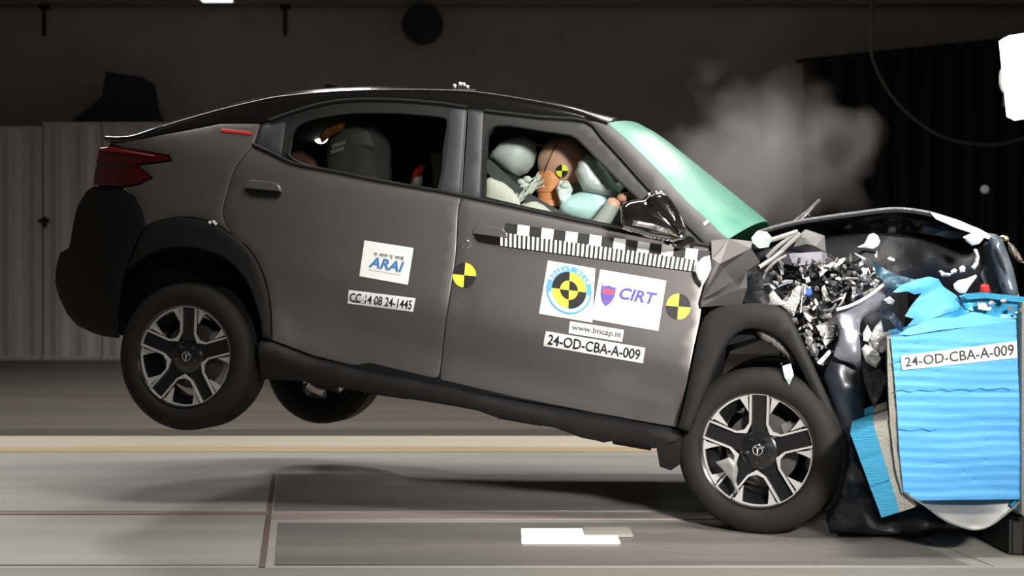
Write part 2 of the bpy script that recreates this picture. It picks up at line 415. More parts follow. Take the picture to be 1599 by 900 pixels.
# pale sliding partition behind the tail of the car
YP = 18.2; zp = wp(60, 203, YP).z
xs = [wp(x, 300, YP).x for x in (-90, 68, 160, 262)]
for i, (a, c) in enumerate(zip(xs, xs[1:])):
    root = empty('partition_panel', ((a+c)/2, YP, 0), ['pale corrugated partition panel at the far left edge', 'pale corrugated partition door beside the dark handle', 'pale corrugated partition panel just behind the red tail lamp'][i], 'partition panel', 'pale partition panels')
    pr = []; n = int((c-a)/.09); zz = zp+(.06 if i else 0)
    for k in range(n+1):
        x = lerp(a+.01, c-.01, k/n); pr.append((x, YP-(.035 if (k//2) % 2 else 0)))
    b = MB(); L = len(pr)
    vs = [(x, y, .06) for x, y in pr]+[(x, y, zz) for x, y in pr]+[(x, y+.03, .06) for x, y in pr]+[(x, y+.03, zz) for x, y in pr]
    fs = []
    for k in range(L-1): fs += [(k, k+1, L+k+1, L+k), (2*L+k+1, 2*L+k, 3*L+k, 3*L+k+1), (L+k, L+k+1, 3*L+k+1, 3*L+k), (k+1, k, 2*L+k, 2*L+k+1)]
    fs += [(0, L, 3*L, 2*L), (L-1, 2*L-1, 4*L-1, 3*L-1)]
    b.add(vs, fs); b.build('sheet', M['partition'], root, smooth=False)
    b = MB(); b.box(((a+c)/2, YP, .035), (c-a-.02, .1, .06)); b.box(((a+c)/2, YP, zz+.02), (c-a-.02, .1, .05)); b.build('rail', M['partition'], root, smooth=False)
    if i == 1:
        p = wp(69, 345, YP-.06); b = MB(); b.box((p.x, p.y, p.z), (.16, .05, .05), bev=.01); b.box((p.x+.02, p.y-.02, p.z-.02), (.05, .05, .16), bev=.01)
        b.build('handle', M['black'], root)
# cloth-covered apparatus standing above the partition
root = empty('covered_floodlight', (wp(175, 200, 18.6).x, 18.75, 0), 'dark cloth draped over an apparatus above the pale partition', 'covered lamp')
outline = [(165, 112), (222, 120), (228, 160), (245, 200), (245, 260), (98, 260), (98, 200), (140, 168), (160, 150)]
b = MB(); vs = []; n = 40; P = densify([(p[0], p[1]) for p in outline], 6)
A = [wp(x, y, 18.5) for x, y in P]
b.prism(A, (0, .7, 0)); b.build('cloth', M['cloth'], root)
b = MB(); q = wp(175, 220, 18.85); b.tube([(q.x, 18.85, 0), (q.x, 18.85, q.z)], .05); b.build('stand', M['clad'], root)
# black backdrop curtain at right
root = empty('backdrop_curtain', (wp(1420, 400, 18).x, 18, 0), 'black pleated curtain hanging at the back right', 'curtain')
x0, x1 = wp(1255, 90, 18).x, 12.6; zc0, zc1 = wp(1255, 98, 18).z, wp(1599, 62, 18).z
b = MB(); n = 160; vs = []; fs = []
for k in range(n+1):
    t = k/n; x = lerp(x0, x1, t); y = 18+.09*sin(k*1.1)
    zc = lerp(zc0, zc1, (x-x0)/(wp(1599, 90, 18).x-x0))
    vs += [(x, y, .03), (x, y, zc), (x, y+.02, .03), (x, y+.02, zc)]
for k in range(n):
    i = k*4; fs += [(i, i+4, i+5, i+1), (i+6, i+2, i+3, i+7), (i+1, i+5, i+7, i+3)]
b.add(vs, fs); b.build('cloth', M['curtain'], root)
b = MB(); b.tube([(x0-.1, 18.01, zc0+.02), (x1, 18.01, lerp(zc0, zc1, (x1-x0)/(wp(1599, 90, 18).x-x0))+.02)], .03); b.build('rail', M['clad'], root)
# round dark drum on the wall, small ceiling lamp, hooks
b = MB(); p = wp(661, 40, 19.2)
b.lathe([(.0, 0), (.24, 0), (.30, .04), (.31, .1), (.30, .16), (.0, .18)], 32, Matrix.Translation(p) @ Matrix.Rotation(pi/2, 4, 'X'))
b.tube([p+Vector((0, .16, 0)), p+Vector((0, .9, 0))], .05); b.build('wall_reel', mat('dark_reel', (.012, .011, .013), .6), label='dark round cable reel fixed high on the back wall', cat='reel')
for i, x in enumerate((53, 438)):
    p = wp(x, 32, 19.0); b = MB(); b.tube([(p.x, 19.42, p.z+.28), (p.x, 19.42, p.z-.14)], .035); b.box((p.x, 19.42, p.z+.29), (.16, .1, .05))
    b.build('beam_hanger', M['clad'], label=['black hanger under the beam at the far left', 'black hanger under the beam above the car roof'][i], cat='hanger', group='beam hangers')
root = empty('ceiling_lamp', wp(338, 0, 18.6), 'small lit lamp under the beam at the top left', 'lamp')
p = wp(338, 1, 18.6); b = MB(); b.box((p.x, 18.6, p.z+.08), (.5, .3, .10), bev=.02); b.build('housing', M['clad'], root)
b = MB(); b.box((p.x, 18.6, p.z+.015), (.44, .24, .03), bev=.008); b.build('diffuser', mat('lamp_glow_small', (.8, .8, .8), .5, emit=(1, 1, 1), estr=1.6), root)
# floodlight at the right edge
YL = 9.0
root = empty('floodlight', wp(1600, 120, YL), 'glaring white floodlight at the right edge above the barrier', 'floodlight')
poly = [(1566, 62), (1576, 56), (1640, 46), (1648, 176), (1590, 186), (1578, 180), (1574, 140)]
pts = [wp(x, y, YL) for x, y in poly]
b = MB(); b.prism(pts, (0, .06, 0)); b.build('diffuser', mat('lamp_glow', (1, 1, 1), .5, emit=(1, .99, .97), estr=9), root)
b = MB(); c0 = wp(1607, 116, YL+.13); b.box(c0, (.30, .14, .52), Matrix.Rotation(radians(5), 3, 'Y'), .02); b.build('housing', M['clad'], root)
b = MB(); h = [wp(x, y, YL+.02) for x, y in ((1578, 104), (1566, 108), (1563, 126), (1567, 142), (1578, 146))]; b.tube(cr(h, 4), .010); b.build('handle', mat('pale_handle', (.85, .85, .85), .4), root)
b = MB(); b.tube([c0+Vector((.03, .1, .24)), Vector((c0.x+.03, c0.y+.1, 9.0))], .02); b.build('hanger_pole', M['clad'], root)
b = MB(); b.tube(cr([wp(x, y, 15) for x, y in ((1362, 90), (1380, 130), (1410, 170), (1455, 205), (1500, 222), (1560, 226), (1620, 210))], 6), .018)
b.tube([wp(1362, 90, 15), Vector((wp(1362, 90, 15).x, 15, 9.0))], .018)
b.build('hanging_cable', mat('grey_cable', (.035, .033, .03), .6), label='thin grey cable sagging in front of the black curtain', cat='cable')
p = wp(1537, 296, 15.5); root = empty('marker_lamp', (p.x, p.y+.03, 0), 'small dim round marker lamp in the dark right background', 'lamp')
b = MB(); b.lathe([(0, 0), (.045, .005), (.05, .03), (.03, .06), (0, .06)], 20, Matrix.Translation(p) @ Matrix.Rotation(pi/2, 4, 'X')); b.build('lens', mat('marker_glow', (.3, .3, .3), .4, emit=(1, 1, 1), estr=.10), root)
b = MB(); b.tube([p+Vector((0, .05, .0)), Vector((p.x, p.y+.05, 0))], .012); b.build('pole', M['curtain'], root)
# bright white floor patch built as a glowing strip, with its pale frame plate
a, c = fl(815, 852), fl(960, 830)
root = empty('floor_glow_strip', ((a.x+c.x)/2, (a.y+c.y)/2, .005), 'white glowing strip set in the dark floor plate', 'floor light')
b = MB(); b.box(((a.x+c.x)/2, (a.y+c.y)/2, .009), (c.x-a.x, c.y-a.y, .008), bev=.002); b.build('glow_strip', mat('floor_strip_glow', (.8, .8, .8), .3, emit=(1, .99, .96), estr=.75), root)
e = fl(974, 842); b = MB(); b.box((e.x-.06, (c.y+e.y)/2, .012), (.20, c.y-e.y, .012), bev=.002); b.build('end_plate', M['floorslab'], root)
# ------------------------------------------------------------------ the crashed car
CAR = empty('crash_test_car', (car(1.3, 0, 0).x, car(1.3, 0, 0).y, 0), 'dark grey coupe car with crushed front, tail lifted off the floor', 'car')
A = [(396, 228), (380, 246), (366, 266), (356, 298), (349, 325), (351, 345), (365, 369), (381, 381), (395, 397), (408, 421), (417, 447), (423, 482), (425, 532)]
B = [(722, 308), (716, 330), (712, 400), (703, 460), (697, 500), (690, 560), (686, 597)]
BELT = [(396, 228), (428, 243), (460, 258), (520, 270), (600, 286), (684, 300), (722, 308), (752, 314), (830, 331), (900, 346), (970, 360), (1040, 374), (1108, 386)]
SILL = [(409, 528), (425, 532), (488, 556), (550, 571), (619, 584), (686, 597), (794, 621), (926, 646), (1057, 668)]
EF = [(1108, 386), (1106, 420), (1098, 462), (1094, 500), (1085, 540), (1075, 590), (1064, 640), (1057, 668)]
ROOFE = [(166, 216), (200, 216), (235, 206), (285, 190), (345, 173), (400, 160), (435, 153), (500, 146.5), (567, 143), (640, 142), (720, 144), (780, 151), (845, 162), (900, 174), (950, 192)]
RTOP = [(407, 194), (420, 188), (465, 172), (510, 160), (555, 155), (623, 155.5), (691, 161), (730, 167), (757, 172), (845, 182), (915, 188)]
APIL = [(915, 188), (942, 215), (970, 245), (1015, 295), (1050, 328), (1085, 362), (1108, 385)]
GEDGE = [(950, 192), (984, 222), (1029, 267), (1073, 313), (1107, 344), (1124, 361), (1139, 373)]
def seg(L, a, b): return L[a:b+1] if a <= b else L[b:a+1][::-1]
# ---- doors
rdoor_poly = cr(A, 4)+SILL[2:6]+cr(B, 3)[::-1]+cr(BELT[:7], 3)[::-1][1:-1]
fdoor_poly = cr(B, 3)+SILL[6:]+cr(EF, 3)[::-1][1:]+cr(BELT[6:], 3)[::-1][1:-1]
RD = panel('rear_door', rdoor_poly, CAR, M['paint'], mirror=True, ds=.045)
_d = uvw(723, 482, .9)
def dent(u, v): return -.010*math.exp(-(((u-_d[0])/.05)**2+((v-_d[1])/.10)**2))
FD = panel('front_door', fdoor_poly, CAR, M['paint'], mirror=True, ds=.045, disp=dent)
# window frames
G1 = [(451, 240), (455, 215), (463, 199), (478, 190), (494, 185), (520, 180), (555, 176.5), (623, 176.5), (685, 182), (698, 186), (700, 196), (694, 235), (686, 296), (646, 291), (596, 282), (499, 264), (460, 250)]
G2 = [(757, 309), (758, 250), (762, 212), (772, 197), (795, 196), (845, 204), (885, 210), (902, 217), (932, 247), (970, 285), (1000, 312), (1030, 345), (1048, 368), (970, 355), (895, 340), (820, 324)]
rf_out = cr(RTOP[:8], 3)+[(726, 230), (722, 308)]+cr(BELT[:7], 2)[::-1][1:]
ff_out = [(730, 168)]+cr(RTOP[8:], 3)+cr(APIL, 3)[1:]+cr(BELT[6:], 2)[::-1][1:]
panel('window_frame', rf_out, RD, M['trim'], off=-.004, thick=.03, ds=.035, holes=[G1], mirror=True)
panel('window_frame', ff_out, FD, M['trim'], off=-.004, thick=.03, ds=.035, holes=[G2], mirror=True)
def grow(P, d):
    return inset_poly(P, -d)
panel('window_glass', grow(G1, 4), RD, M['winrear'], off=-.016, thick=.004, inset=0, edge=0, ds=.08, mirror=True)
panel('window_glass', grow(G2, 4), FD, M['win'], off=-.016, thick=.004, inset=0, edge=0, ds=.08, mirror=True)
panel('quarter_trim', [(411, 197), (447, 189), (440, 246), (401, 228)], RD, M['pillar'], off=.002, thick=.01, mirror=True)
panel('pillar_cover', [(703, 168), (728, 171), (724, 230), (718, 305), (687, 299), (697, 240)], RD, M['pillar'], off=.004, thick=.012, mirror=True)
panel('pillar_cover', [(731, 172), (756, 176), (753, 240), (750, 311), (722, 306), (727, 235)], FD, M['pillar'], off=.004, thick=.012, mirror=True)
def side_tube(pts, r, off, n=3, W=Wb, sg=1):
    P = []
    for x, y in cr(pts, n):
        u, v, w = surf(x, y, W); P.append(car(u, sg*(W(u, v)+off), v))
    return P, r
for D_, seg_ in ((RD, BELT[:7]), (FD, BELT[6:])):
    for sg, d in zip((1, -1), D_):
        b = MB(); P, r = side_tube([(x, y-2) for x, y in seg_], .008, .006, sg=sg); b.tube(P, r); b.build('belt_trim', M['trim'], d)
for D_, seg_ in ((RD, RTOP[1:8]), (FD, RTOP[8:]+APIL[1:])):
    for sg, d in zip((1, -1), D_):
        b = MB(); P, r = side_tube([(x, y+1) for x, y in seg_], .008, .002, sg=sg); b.tube(P, r); b.build('drip_seal', M['trim'], d)
# inner window seal ring, slightly lighter
for D_, g in ((RD, G1), (FD, G2)):
    for sg, d in zip((1, -1), D_):
        b = MB(); P, r = side_tube(g+[g[0]], .006, .003, n=2, sg=sg); b.tube(P, r, 6); b.build('window_seal', M['trim'], d)
# door handles: a recessed cup and a flush grip
def handle(poly, d, split):
    cx = sum(p[0] for p in poly)/len(poly); cy = sum(p[1] for p in poly)/len(poly)
    for k, sg in enumerate((1, -1)):
        h = panel_one('door_handle', poly, d[k], M['gloss_black'], .007, sg)
        up = [(x, y) if y < cy+split(x) else (x, cy+split(x)) for x, y in densify(poly, 2)]
        panel_one('grip', up, h, M['chromedark'], .016, sg)
def panel_one(name, poly, parent, m, off, sg, thick=.02, ds=.02, **k):
    loop = [surf(p[0], p[1])[:2] for p in poly]; V, T, rim = sheet2d(loop, ds, (), 0, .004)
    fr = [car(u, sg*(Wb(u, v)+off-(.006 if r else 0)), v) for (u, v), r in zip(V, rim)]
    bk = [car(u, sg*(Wb(u, v)+off-thick), v) for (u, v), r in zip(V, rim)]
    vs, fs = thicken(fr, T, bk); return mk(name, vs, fs, m, parent, **k)
M['chromedark'] = mat('dark_satin_chrome', (.42, .40, .39), .25, .85)
def rrect(q, n=5, f=.45):
    """rounded quad, q = tl, tr, br, bl in pixels"""
    out = []; hl = .5*hypot(q[0][0]-q[3][0], q[0][1]-q[3][1]); wd_ = hypot(q[1][0]-q[0][0], q[1][1]-q[0][1]); e = hl*.9/wd_
    for k in range(9): a = pi/2+pi*k/8; out.append(bil(q, e+e*cos(a), .5+.5*sin(a)))
    for k in range(9): a = -pi/2+pi*k/8; out.append(bil(q, 1-e+e*cos(a), .5+.5*sin(a)))
    return out
handle(rrect([(383, 280), (440, 286), (441, 312), (383, 306)]), RD, lambda x: (x-412)*.1+1)
handle(rrect([(740, 352), (794, 358), (794, 386), (740, 378)]), FD, lambda x: (x-767)*.13+1)
u, v, w = surf(728, 382); T_ = Matrix.Translation(car(u, w, v)) @ NN.to_track_quat('Z', 'Y').to_matrix().to_4x4()
b = MB(); b.lathe([(.0, .006), (.010, .006), (.012, .002), (.016, .002), (.019, .006), (.021, .004), (.021, -.01)], 20, T_); b.build('door_lock', M['chromedark'], FD[0])
# ---- quarter panel, rear bumper, claddings
ARCH_OUT = [(226, 354), (240, 348), (262, 342), (290, 339), (320, 344), (350, 358), (381, 381)]
quarter = cr(A[:8], 4)+cr(ARCH_OUT, 3)[::-1][1:]+[(222, 332), (210, 308), (195, 296), (189, 293), (218, 288), (238, 278), (226, 268), (214, 258), (240, 255), (268, 251), (264, 243), (230, 237), (190, 231), (172, 224), (190, 222), (225, 216), (285, 205), (345, 193), (407, 193)]
panel('quarter_panel', quarter, CAR, M['paint'], mirror=True, ds=.045)
bump_out = [(146, 290), (190, 293), (195, 296), (210, 308), (222, 332), (226, 354), (214, 376), (203, 402), (194, 427), (186, 462), (182, 500), (184, 529), (160, 526), (142, 520), (120, 509), (105, 492), (92, 465), (85.5, 442), (87, 417), (93, 395), (107, 387), (109, 380), (114, 350), (120, 324), (127, 310), (135, 298)]
RB = panel('rear_bumper', bump_out, CAR, M['bumperblack'], mirror=True, ds=.04, label='black rear bumper corner')
tail = [(156, 230), (175, 227), (200, 232), (235, 238), (262, 243), (268, 250), (240, 255), (213, 257), (225, 268), (237, 277), (218, 287), (190, 292), (146, 290), (150, 260)]
TL = panel('tail_lamp', tail, CAR, M['tail'], off=.006, mirror=True, ds=.025, label='dark red two-pronged tail lamp')
for k, sg in enumerate((1, -1)):
    panel_one('light_bar', [(158, 231), (174, 229), (205, 236), (245, 243), (244, 246), (200, 240), (157, 236)], TL[k], M['tailbright'], .010, sg, ds=.015)
    panel_one('lamp_divider', [(152, 256), (200, 257), (213, 259), (200, 262), (152, 263)], TL[k], M['gloss_black'], .010, sg, ds=.015)
ring_o = cr(ARCH_OUT, 3)+cr(A[7:], 3)[1:]+[(409, 528)]
ring_i = cr([(407, 500), (400, 478), (388, 445), (372, 422), (350, 403), (322, 392), (285, 386), (247, 391), (215, 408), (196, 426)], 3)
panel('wheel_arch_cladding', ring_o+ring_i, CAR, M['clad'], off=.012, thick=.05, mirror=True, ds=.035, edge=.01, drop=.008)
# reflector strip on the bumper seam, red reflection put in as a strip on the pillar, small clip on the arch
panel('red_reflection', [(347, 201), (393, 206), (395, 211), (345, 206)], CAR, M['red'], off=.004, thick=.005, edge=.002, drop=.001, inset=0, ds=.02, label='thin red reflection strip on the rear pillar')
b = MB()
for x, y in ((330, 348), (336, 347), (339, 350)): b.ellipsoid(on_side(x, y, .013), [FW*.008, NN*.004, UPV*.008], 8, 6)
b.build('arch_clip', M['white'], CAR)
# ---- roof side rails and screen pillars
rail = cr(ROOFE[1:], 3)+cr(RTOP, 3)[::-1]+[(345, 192.5), (285, 204.5), (225, 215.5), (190, 221.5), (170, 223)]
ROOFW = None
panel('roof_rail', rail, CAR, M['gloss_black'], mirror=True, ds=.05, inset=.001)
apil = [(950, 192)]+cr(GEDGE, 3)[1:]+cr(APIL, 3)[::-1]
panel('screen_pillar', apil, CAR, M['pillarpaint'] if 'pillarpaint' in M else M['paint'], mirror=True, ds=.05, inset=.001)
# ---- roof skin and rear slope lofted between the rails
SILH = [(150, 215), (170, 211.5), (210, 209), (235, 200), (285, 184.5), (342, 168), (400, 154), (435, 147), (460, 143), (510, 138), (567, 135.5), (623, 134.5), (691, 136.5), (720, 139), (754, 143), (800, 149), (845, 156), (895, 166.5), (932, 178), (970, 185), (1007, 197), (1032, 212), (1051, 227), (1095, 262), (1140, 298), (1184, 333), (1204, 350), (1240, 380)]
def loft(edge, bdir, sil, m=40, hi=.30, power=2.0, wobble=None):
    """cross sections from each edge point to its mirror, bulged until the outline in the photograph is reached"""
    rows = []
    for k, (u, v, w) in enumerate(edge):
        d = bdir(k)
        def sec(h, k=k, u=u, v=v, w=w, d=d):
            o = []
            for j in range(m+1):
                s = 1-2*j/m; bl = h*(1-abs(s)**power)
                wo = wobble(k, s) if wobble else 0
                o.append(car(u+d[0]*(bl+wo), w*s, v+d[1]*(bl+wo)))
            return o
        lo, h2 = 0.0, hi
        def over(h, sec=sec):
            for P in sec(h):
                x, y = proj(P)
                if y < interp(sil, x): return True
            return False
        if over(0.0): h2 = 0.0
        else:
            for _ in range(18):
                md = (lo+h2)/2
                if over(md): h2 = md
                else: lo = md
        rows.append((h2, sec))
    hs = [r[0] for r in rows]
    hs = [sum(hs[max(0, min(len(hs)-1, i+d))] for d in (-1, 0, 1))/3 for i in range(len(hs))]
    return [r[1](h) for r, h in zip(rows, hs)]
def sheet_from_rows(rows, nrm, t):
    m = len(rows[0]); vs = [p for r in rows for p in r]; T = []
    for i in range(len(rows)-1):
        for j in range(m-1): T.append((i*m+j, i*m+j+1, (i+1)*m+j+1, (i+1)*m+j))
    return thicken(vs, T, [p-nrm*t for p in vs])
redge = [surf(x, y) for x, y in cr(ROOFE, 4)]
rows = loft(redge, lambda k: (0, 1), SILH, power=3.4)
vs, fs = sheet_from_rows(rows, UPV, .02)
iS = 20                                                      # sections before this one are the rear slope
v1, f1 = sheet_from_rows(rows[:iS+1], UPV, .02); TG = mk('tailgate_slope', v1, f1, M['gloss_black'], CAR)
v1, f1 = sheet_from_rows(rows[iS:], UPV, .02); RF = mk('roof', v1, f1, M['gloss_black'], CAR, label='glossy black roof')
hl = []
for (u, w, v) in [(a, c, d) for a, d, c in redge[16:]]: hl.append([car(u, w*(1-j/8)*.97, v-.035) for j in range(17)])
v1, f1 = sheet_from_rows(hl, UPV, .006); mk('headliner', v1, f1, mat('dark_headliner', (.020, .018, .016), .9), RF)
for sg in (1, -1):
    b = MB(); b.tube([car(u, sg*(w-.006), v-.004) for u, v, w in redge], .015, 12); b.build('roof_edge', M['gloss_black'], CAR)
# ---- shattered windscreen
gedge = [surf(x, y) for x, y in cr(GEDGE, 4)]
g0, g1 = gedge[0], gedge[-1]; L_ = hypot(g1[0]-g0[0], g1[1]-g0[1]); gn = ((g0[1]-g1[1])/L_, (g1[0]-g0[0])/L_)
rows = loft(gedge, lambda k: gn, SILH, hi=.35)
v1, f1 = sheet_from_rows(rows, FW*gn[0]+UPV*gn[1], .006)
m = bpy.data.materials.new('shattered_green_glass'); m.use_nodes = True; nt = m.node_tree; p = nt.nodes['Principled BSDF']
p.inputs['Base Color'].default_value = (.25, .56, .43, 1); p.inputs['Roughness'].default_value = .30; p.inputs['Specular IOR Level'].default_value = .3
tc = nt.nodes.new('ShaderNodeTexCoord'); vo = nt.nodes.new('ShaderNodeTexVoronoi'); vo.feature = 'DISTANCE_TO_EDGE'; vo.inputs['Scale'].default_value = 60
nz = nt.nodes.new('ShaderNodeTexNoise'); nz.inputs['Scale'].default_value = 5; nz.inputs['Detail'].default_value = 6
rp = nt.nodes.new('ShaderNodeValToRGB'); rp.color_ramp.elements[0].color = (.095, .31, .235, 1); rp.color_ramp.elements[1].color = (.20, .43, .335, 1); rp.color_ramp.elements[0].position = .35; rp.color_ramp.elements[1].position = .65
bu = nt.nodes.new('ShaderNodeBump'); bu.inputs['Strength'].default_value = .25; bu.inputs['Distance'].default_value = .004
nt.links.new(tc.outputs['Object'], vo.inputs['Vector']); nt.links.new(tc.outputs['Object'], nz.inputs['Vector']); nt.links.new(nz.outputs[0], rp.inputs[0]); nt.links.new(rp.outputs[0], p.inputs['Base Color'])
nt.links.new(vo.outputs['Distance'], bu.inputs['Height']); nt.links.new(bu.outputs[0], p.inputs['Normal'])
tr = nt.nodes.new('ShaderNodeBsdfTransparent'); tr.inputs[0].default_value = (.6, .9, .78, 1); mx = nt.nodes.new('ShaderNodeMixShader'); mx.inputs[0].default_value = .72
nt.links.new(tr.outputs[0], mx.inputs[1]); nt.links.new(p.outputs[0], mx.inputs[2]); nt.links.new(mx.outputs[0], nt.nodes['Material Output'].inputs[0])
WS = mk('windscreen', v1, f1, m, CAR, label='shattered green windscreen')
# roof fittings: rear aerial and a small measuring mount
P = wp(530, 137, 6.75); b = MB()
u, v, w = surf(530, 146); c = rows and car(u, .15, 0)
def roof_point(x, y, w):
    u, v = uvw(x, y, w); return u, v
u, v = roof_point(521, 139, .1); b.prism([car(u-.06, .1, v-.02), car(u+.07, .1, v-.02), car(u+.02, .1, v+.018), car(u-.045, .1, v+.025)], NN*-.03); b.build('shark_fin_aerial', M['gloss_black'], CAR)
b = MB()
for dx, h in ((-6, .03), (2, .05), (8, .045), (14, .02)):
    u, v = roof_point(716+dx, 139, .15); b.tube([car(u, .15, v-.03), car(u, .15, v+h*.45)], .008); b.ellipsoid(car(u, .15, v+h*.5), [FW*.012, NN*.012, UPV*.01], 8, 6)
u, v = roof_point(722, 141, .15); b.box(car(u, .15, v-.008), (.14, .05, .02)); b.build('roof_mount', M['chrome'], CAR)
# ---- side skirt with its lit upper ledge and ragged lower edge
sill_uv = [surf(x, y)[:2] for x, y in SILL]
def vsill(u): return interp([(a, c) for a, c in sill_uv], u)
def Wsill(u, v):
    d = vsill(u)-v; w0 = Wb(u, vsill(u))
    if d < .028: return w0-.016+d*1.4
    return w0+.023-(.0 if d < .07 else (d-.07)*.55)
sk_low = [(1057, 690), (1022, 702), (982, 693), (958, 690), (945, 692), (908, 685), (869, 670), (842, 665), (772, 652), (742, 641), (663, 628), (575, 615), (488, 598), (409, 593)]
panel('side_skirt', cr(SILL, 2)+[(1072, 676)]+sk_low, CAR, M['clad'], W=Wsill, thick=.06, mirror=True, ds=.014 if False else .022, edge=.003, drop=.003)
b = MB(); fpts = [surf(x, y, Wsill) for x, y in ((1024, 690), (1074, 674), (1068, 722), (1048, 735), (1031, 729))]
b.prism([car(a, c+.004, d) for a, d, c in fpts], NN*-.12); b.build('skirt_end_flap', M['clad'], CAR)
for x0, x1, y0, y1 in ((770, 850, 650, 664), (868, 948, 668, 690), (950, 1020, 690, 702), (560, 640, 610, 622)):
    b = MB(); q = [uvw(x, y, .70) for x, y in ((x0, y0-14), (x1, y1-12), (x1-4, y1+2), (x0+8, y0+4))]
    b.prism([car(a, .70, d) for a, d in q], NN*-.02); b.build('undertray_edge', M['dark'], CAR)
# ---- dark inner shell: floor pan, wheel wells, bulkhead, boot, belt-height inner panels
b = MB()
def cbox(u0, u1, w0, w1, v0, v1): 
    vs = [car(u, w, v) for u in (u0, u1) for w in (w0, w1) for v in (v0, v1)]
    b.add(vs, [(0, 1, 3, 2), (4, 6, 7, 5), (0, 4, 5, 1), (2, 3, 7, 6), (0, 2, 6, 4), (1, 5, 7, 3)])
cbox(.45, 2.25, -.80, .80, -.02, .10)
cbox(-.62, .45, -.62, .62, .02, .62); cbox(-.55, .35, -.80, -.62, .46, .66); cbox(-.55, .35, .62, .80, .46, .66)
cbox(2.15, 2.22, -.80, .80, .05, .80)
b.build('floor_pan', M['inner'], CAR)
for sg in (1, -1):
    b = MB(); cbox(.42, 2.2, sg*.79, sg*.81, .06, .76); b.build('door_lining', M['inner'], CAR)
# rear cap behind the bumper
rear = [surf(x, y) for x, y in cr([(180, 216), (168, 235), (156, 288), (138, 314), (124, 350), (118, 384), (102, 400), (97, 440), (116, 486), (150, 516)], 3)]
rows = []
for (u, v, w) in rear: rows.append([car(u-.10*(1-(j/10-1)**2)-.004, w*(1-j/10)*.992, v) for j in range(21)])
v1, f1 = sheet_from_rows(rows, FW, -.02); mk('tailgate', v1, f1, M['bumperblack'], CAR)
# ------------------------------------------------------------------ wheels (local axis z points outwards)
def lpart(name, b, m, parent, label=None, smooth=True):
    me = bpy.data.meshes.new(name); me.from_pydata(b.v, [], b.f); me.validate()
    for q in (m if isinstance(m, (list, tuple)) else [m]): me.materials.append(q)
    if isinstance(m, (list, tuple)):
        for p, i in zip(me.polygons, b.mi): p.material_index = i
    bm = bmesh.new(); bm.from_mesh(me); bmesh.ops.recalc_face_normals(bm, faces=bm.faces[:])
    for f in bm.faces: f.smooth = smooth
    for e in bm.edges:
        if len(e.link_faces) == 2 and e.calc_face_angle(0) > radians(35): e.smooth = False
    bm.to_mesh(me); bm.free()
    o = bpy.data.objects.new(name, me); COL.objects.link(o)
    if parent: o.parent = parent
    if label: o['label'] = label
    return o
RR, TR = .240, .347
def ribbon(b, pts, w, z0, z1):
    """flat band through 2-D points"""
    pts = [Vector((p[0], p[1])) for p in pts]; n = len(pts); L, R_ = [], []
    ws = w if isinstance(w, (list, tuple)) else [w]*n
    for i in range(n):
        d1 = (pts[i]-pts[i-1]).normalized() if i else None; d2 = (pts[i+1]-pts[i]).normalized() if i < n-1 else None
        d = ((d1 or d2)+(d2 or d1)).normalized(); nn = Vector((-d.y, d.x)); k = ws[i]/2/max(.5, nn.dot(Vector((-(d2 or d1).y, (d2 or d1).x))))
        L.append(pts[i]+nn*k); R_.append(pts[i]-nn*k)
    vs = []
    for p, q in zip(L, R_):
        zr = lambda a: z1(a) if callable(z1) else z1
        vs += [(p.x, p.y, zr(p.length)), (q.x, q.y, zr(q.length)), (p.x, p.y, z0), (q.x, q.y, z0)]
    fs = []
    for i in range(n-1):
        a, c = i*4, i*4+4
        fs += [(a, a+1, c+1, c), (a+2, c+2, c+3, a+3), (a, c, c+2, a+2), (a+1, a+3, c+3, c+1)]
    e = (n-1)*4; fs += [(0, 2, 3, 1), (e, e+1, e+3, e+2)]
    b.add(vs, fs)
zf = lambda r: -.034+.022*(r/RR)**1.5
